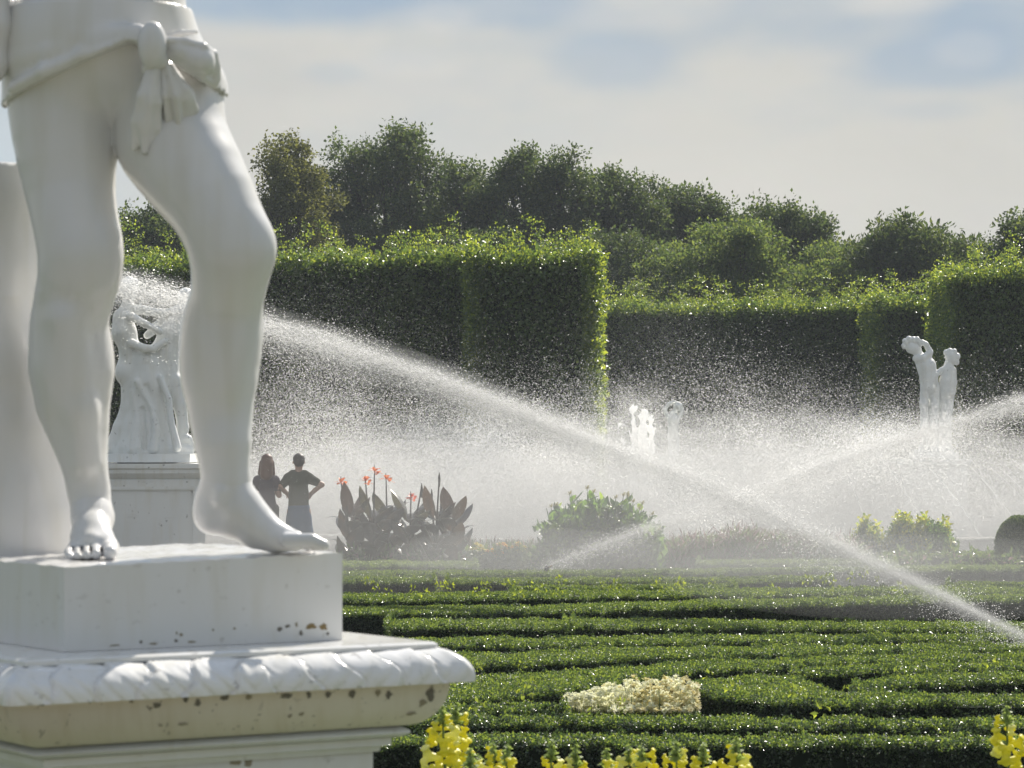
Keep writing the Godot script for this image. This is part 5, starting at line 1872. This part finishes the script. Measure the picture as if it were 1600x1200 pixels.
func make_water() -> void:
	# round basin of the bell fountain
	var c := Vector3(3.2, 0.0, -56.0)
	var ring := 8.2
	var st := begin(true)
	var rows := [[ring + 0.9, 0.0], [ring + 0.9, 0.30], [ring + 0.85, 0.34], [ring + 0.45, 0.34], [ring + 0.40, 0.30], [ring + 0.40, 0.02]]
	for i in 96:
		var u := Vector3(cos(TAU * i / 96), 0, sin(TAU * i / 96))
		var v := Vector3(cos(TAU * (i + 1) / 96), 0, sin(TAU * (i + 1) / 96))
		for j in rows.size() - 1:
			quad(st, u * rows[j][0] + Vector3.UP * rows[j][1], u * rows[j + 1][0] + Vector3.UP * rows[j + 1][1], v * rows[j + 1][0] + Vector3.UP * rows[j + 1][1], v * rows[j][0] + Vector3.UP * rows[j][1])
	var basin := thing("fountain_basin", c, "low round stone rim of the fountain basin half lost in spray", "basin")
	part("rim", finish(st), M.rim_stone, basin)
	st = begin()
	for i in 96:
		st.add_vertex(c + Vector3(0, 0.2, 0))
		st.add_vertex(c + Vector3(cos(TAU * i / 96) * (ring + 0.41), 0.2, sin(TAU * i / 96) * (ring + 0.41)))
		st.add_vertex(c + Vector3(cos(TAU * (i + 1) / 96) * (ring + 0.41), 0.2, sin(TAU * (i + 1) / 96) * (ring + 0.41)))
	part("water", finish(st), M.pool, self, "structure")

	# jets that rise from the rim and lean inwards
	var fine := drop_clump(420, Vector3(1, 1, 1), 0.0082, 2.6)
	var spray := []
	for k in 44:
		var ang := TAU * (k + 0.5) / 44
		var out := Vector3(cos(ang), 0, sin(ang))
		var foot := c + out * ring + Vector3(0, 0.2, 0)
		var reach := rng.randf_range(5.2, 6.8)
		var high := rng.randf_range(1.75, 2.3)
		if cos(ang) > 0.25 and sin(ang) > -0.5:
			# the lower run of the jet is still one clear rope of water
			st = begin(true)
			var line := []
			var radii := []
			for i in 9:
				var t := i / 8.0 * 0.22
				line.append(-out * reach * t + Vector3(0, high * 4.0 * t * (1.0 - t), 0))
				radii.append(0.011 - 0.006 * i / 8.0)
			tube_into(st, line, radii, 5)
			var o := part("water_jet", finish(st), M.drop, self)
			o.position = foot
			tag(o, "thin water jet leaning inwards from the right part of the fountain rim", "water jet", "jets of the bell fountain")
		for q in 26:
			var t := pow(rng.randf(), 0.85)
			var wide := 0.05 + 0.55 * t * t
			var p := foot - out * reach * t + Vector3(0, high * 4.0 * t * (1.0 - t), 0) + rand_dir() * wide * rng.randf()
			p.x += -0.9 * t * t * rng.randf()
			if p.y < 0.25: continue
			spray.append(flow(p, -out * reach + Vector3(0, high * 4.0 * (1.0 - 2.0 * t), 0), 0.16 + 0.6 * t * t + 0.14 * rng.randf(), 0.2))
	tag(scatter("fountain_spray", fine, M.drop, spray, self), "white spray hanging over the bell fountain", "spray")

	# loose drops that drift across in front, left and right
	var loose := drop_clump(900, Vector3(1, 1, 1), 0.0036, 2.8)
	var powder := drop_clump(3000, Vector3(1, 1.2, 1), 0.0021, 2.2)
	var dust := drop_clump(4500, Vector3(1, 1, 1), 0.00135, 1.6)
	var drift := []
	for k in 300:
		var px := rng.randf_range(392, 960)
		var crest := 640.0 + 45.0 * sin((px - 392.0) / 175.0 * PI) * (-1.0 if px < 740 else 0.3)
		var py := crest + 175.0 * pow(rng.randf(), 0.75) - 24.0 * rng.randf()
		drift.append(flow(at(px, py, rng.randf_range(46, 55)), Vector3(0.8, 0.7 - (py - crest) / 140.0, 0.0), rng.randf_range(0.6, 1.2), 0.2))
	for k in 170:
		var px := rng.randf_range(1000, 1640)
		var crest := 628.0 - 16.0 * sin((px - 1000.0) / 300.0 * PI)
		var py := crest + 190.0 * pow(rng.randf(), 0.8)
		drift.append(flow(at(px, py, rng.randf_range(46, 54)), Vector3(1.0, -0.28 - 0.5 * (py - crest) / 190.0, 0.0), rng.randf_range(0.6, 1.25), 0.15))
	tag(scatter("drifting_spray", loose, M.drop, drift, self), "glittering loose drops drifting above the mist", "spray")

	# the fine splash that fills the air low over the basin
	var splash := []
	var columns := []
	for k in 120:
		columns.append(Vector3(rng.randf_range(-6.4, 10.4) if k < 80 else rng.randf_range(-6.4, 3.0), rng.randf_range(0.5, 1.0), rng.randf_range(-52.5, -44.5)))
	for k in 480:
		var q: Vector3 = columns[rng.randi() % 120]
		var y := 0.35 + 1.75 * pow(rng.randf(), 1.3) * q.y
		var lean := clampf((q.x - 2.5) * 0.12, -0.7, 0.7)
		if k % 3 == 0: q.x = rng.randf_range(-6.4, 10.4 if k % 2 == 0 else 4.0)
		splash.append(flow(Vector3(q.x - lean * y * 0.5 + rng.randfn() * 0.10, y, q.z + rng.randfn() * 0.4), Vector3(lean, -1.0, 0.0), rng.randf_range(0.7, 1.3), 0.12))
	tag(scatter("falling_spray", powder, M.drop, splash, self), "bright veil of fine falling spray low over the basin", "spray")

	# plume in the middle: ropes of foam thrown up and falling back
	var d := 53.0
	var foot := at(996, 860, d)
	foot.y = 0.2
	var plume := thing("fountain_plume", foot, "foaming white plume breaking into ropes and drops, centre of the fountain", "fountain")
	var b := Blob.new(at(955, 800, d) + Vector3(0, 0, -0.35), at(1040, 622, d) + Vector3(0, 0, 0.35), 0.017)
	for s: Array in [
		[[990, 800, 9], [992, 720, 7], [991, 680, 5], [990, 655, 3], [987, 640, 1.8], [990, 629, 1.1]],
		[[1006, 800, 11], [1006, 720, 9], [1005, 680, 7], [1005, 655, 6], [1008, 643, 4.5], [1003, 641, 3.5]],
		[[1016, 800, 8], [1018, 700, 5], [1017, 675, 4], [1016, 655, 3], [1019, 650, 2.2]],
		[[990, 670, 3], [984, 650, 1.6], [987, 642, 1.4], [993, 641, 1.3], [996, 648, 1.2]],
		[[988, 690, 3], [982, 668, 2], [975, 663, 1.8], [969, 664, 1.4], [966, 671, 1]],
		[[976, 664, 1.5], [972, 676, 1.2], [971, 686, 1.2], [976, 694, 1.0]],
		[[1004, 660, 4], [999, 650, 3], [1000, 645, 2.4]],
		[[1012, 690, 4], [1020, 678, 2.4], [1024, 668, 1.2]],
		[[978, 800, 7], [982, 730, 4], [985, 700, 3]],
		[[1012, 668, 3], [1017, 660, 2.4], [1021, 655, 1.4]],
		[[996, 640, 1.5], [995, 635, 1.2]],
	]:
		chain(b, d, 0.022, s)
	var nz := FastNoiseLite.new()
	nz.seed = 8
	nz.frequency = 4.0
	b.rough(nz, 0.055)
	part("foam_ropes", b.mesh(foot), M.drop, plume)
	var bits := []
	for k in 120:
		var t := rng.randf()
		var p := at(996 + rng.randfn() * lerpf(10, 26, 1.0 - absf(t - 0.5)), lerpf(612, 760, t), d + rng.randfn() * 0.2)
		bits.append(flow(p - foot, Vector3.UP, rng.randf_range(0.12, 0.34)))
	scatter("drops", fine, M.drop, bits, plume)

	# mist over the basin and drifting off it
	var steam := []
	mist("fountain_mist", Vector3(2.6, 0.3, -56.0), Vector3(23.0, 2.8, 24.0), 0.045, self, Basis(), true)
	mist("fountain_mist", Vector3(3.4, 0.3, -55.0), Vector3(18.0, 4.0, 20.0), 0.035, self, Basis(), true)
	mist("fountain_mist", Vector3(-1.8, 0.5, -51.0), Vector3(10.0, 3.0, 12.0), 0.055, self, Basis())
	mist("fountain_mist", Vector3(7.6, 0.5, -51.5), Vector3(10.5, 3.4, 12.0), 0.055, self, Basis())
	mist("fountain_mist", Vector3(3.0, 0.7, -50.0), Vector3(9.0, 3.0, 12.0), 0.05, self, Basis())
	vapour(steam, at(560, 620, 50.0), Vector3(8.0, 2.8, 5.0), 0.030, Basis())
	vapour(steam, at(900, 580, 56.0), Vector3(4.0, 3.4, 3.0), 0.018, Basis(Vector3.BACK, 0.5))
	vapour(steam, at(1030, 560, 66.0), Vector3(4.0, 4.4, 4.0), 0.022, Basis(Vector3.BACK, 0.45))
	vapour(steam, at(1000, 600, 67.0), Vector3(5.5, 2.6, 4.0), 0.024, Basis(Vector3.BACK, 0.2))
	vapour(steam, at(1180, 620, 64.0), Vector3(9.0, 2.6, 5.0), 0.026, Basis())
	vapour(steam, at(1590, 620, 62.0), Vector3(5.4, 2.6, 4.0), 0.05, Basis())
	vapour(steam, at(1400, 680, 52.0), Vector3(8.0, 2.0, 5.0), 0.035, Basis())
	# what the sprinklers let fall, nearer: it veils the bed and the two visitors
	mist("low_mist", Vector3(-1.0, 0.35, -33.5), Vector3(11.0, 3.2, 6.0), 0.056, self, Basis(), true)
	mist("low_mist", Vector3(3.6, 0.3, -34.0), Vector3(9.0, 2.6, 6.0), 0.045, self, Basis(), true)
	mist("low_mist", at(830, 868, 35.6), Vector3(3.6, 0.7, 1.8), 0.14, self, Basis())
	mist("low_mist", at(1230, 855, 35.0), Vector3(4.6, 1.0, 3.0), 0.07, self, Basis())
	mist("low_mist", at(1420, 900, 28.0), Vector3(5.0, 0.8, 6.0), 0.035, self, Basis())
	vapour(steam, at(600, 610, 31.0), Vector3(4.6, 1.1, 2.0), 0.13, Basis(Vector3.BACK, -0.30))
	vapour(steam, at(470, 580, 32.0), Vector3(3.4, 1.3, 2.0), 0.12, Basis(Vector3.BACK, -0.22))
	vapour(steam, at(240, 500, 35.5), Vector3(3.4, 0.7, 1.2), 0.16, Basis(Vector3.BACK, -0.2))
	vapour(steam, at(1480, 730, 33.0), Vector3(4.6, 1.0, 2.6), 0.06, Basis(Vector3.BACK, 0.3))

	tag(scatter("drifting_mist", dust, M.drop, steam, self), "faint drifting mist in front of the tall hedges and under the long jet", "mist")

	jet("long sprinkler jet falling from upper left to lower right across the picture", [[1660, 1024, 21.2, 7, 0.8], [1430, 908, 23.2, 10, 0.85], [1290, 842, 24.6, 15, 0.75], [1180, 790, 25.6, 19, 0.6], [1020, 722, 27.2, 20, 0.65], [850, 657, 28.6, 21, 0.8], [650, 577, 30.2, 23, 0.8], [500, 529, 31.4, 23, 0.62], [420, 506, 32.0, 24, 0.6], [200, 448, 33.6, 28, 0.45], [20, 408, 35.0, 34, 0.35]], 1.0, 1.0)
	jet("sprinkler jet rising from its small nozzle towards the right edge", [[856, 884, 34.6, 2.6, 0.5], [950, 846, 34.5, 4.5, 0.5], [1035, 814, 34.4, 8, 0.45], [1160, 772, 34.2, 15, 0.5], [1300, 721, 34.0, 13, 0.62], [1450, 672, 33.8, 13, 0.68], [1600, 624, 33.6, 15, 0.66], [1800, 566, 33.2, 22, 0.5]], 1.0, 1.0)

	# the small sprinkler itself
	var p := at(854, 885, 34.6)
	foot = Vector3(p.x, 0, p.z)
	var o := thing("sprinkler", foot, "small dark sprinkler head at the foot of the rising jet", "sprinkler")
	st = begin(true)
	tube_into(st, [Vector3.ZERO, Vector3(0, p.y - 0.05, 0)], [0.014, 0.014], 8)
	part("riser", finish(st), plain_mat(Color(0.03, 0.03, 0.03), 0.5), o)
	st = begin(true)
	tube_into(st, [Vector3(0, p.y - 0.06, 0), Vector3(0, p.y - 0.055, 0), Vector3(0, p.y - 0.01, 0), Vector3(0, p.y + 0.01, 0)], [0.001, 0.028, 0.026, 0.004], 10)
	part("head", finish(st), plain_mat(Color(0.03, 0.03, 0.03), 0.5), o)
	st = begin(true)
	tube_into(st, [Vector3(0, p.y - 0.02, 0), Vector3(0.07, p.y + 0.012, 0)], [0.012, 0.007], 8)
	part("nozzle", finish(st), plain_mat(Color(0.25, 0.18, 0.06), 0.35), o)


func _ready() -> void:
	set_stage()
	make_materials()
	make_ground()
	make_tall_hedges()
	make_trees()
	make_box_hedges()
	make_near_statue()
	make_far_statues()
	make_people()
	make_cannas()
	make_bushes()
	make_beds()
	make_snapdragons()
	make_water()
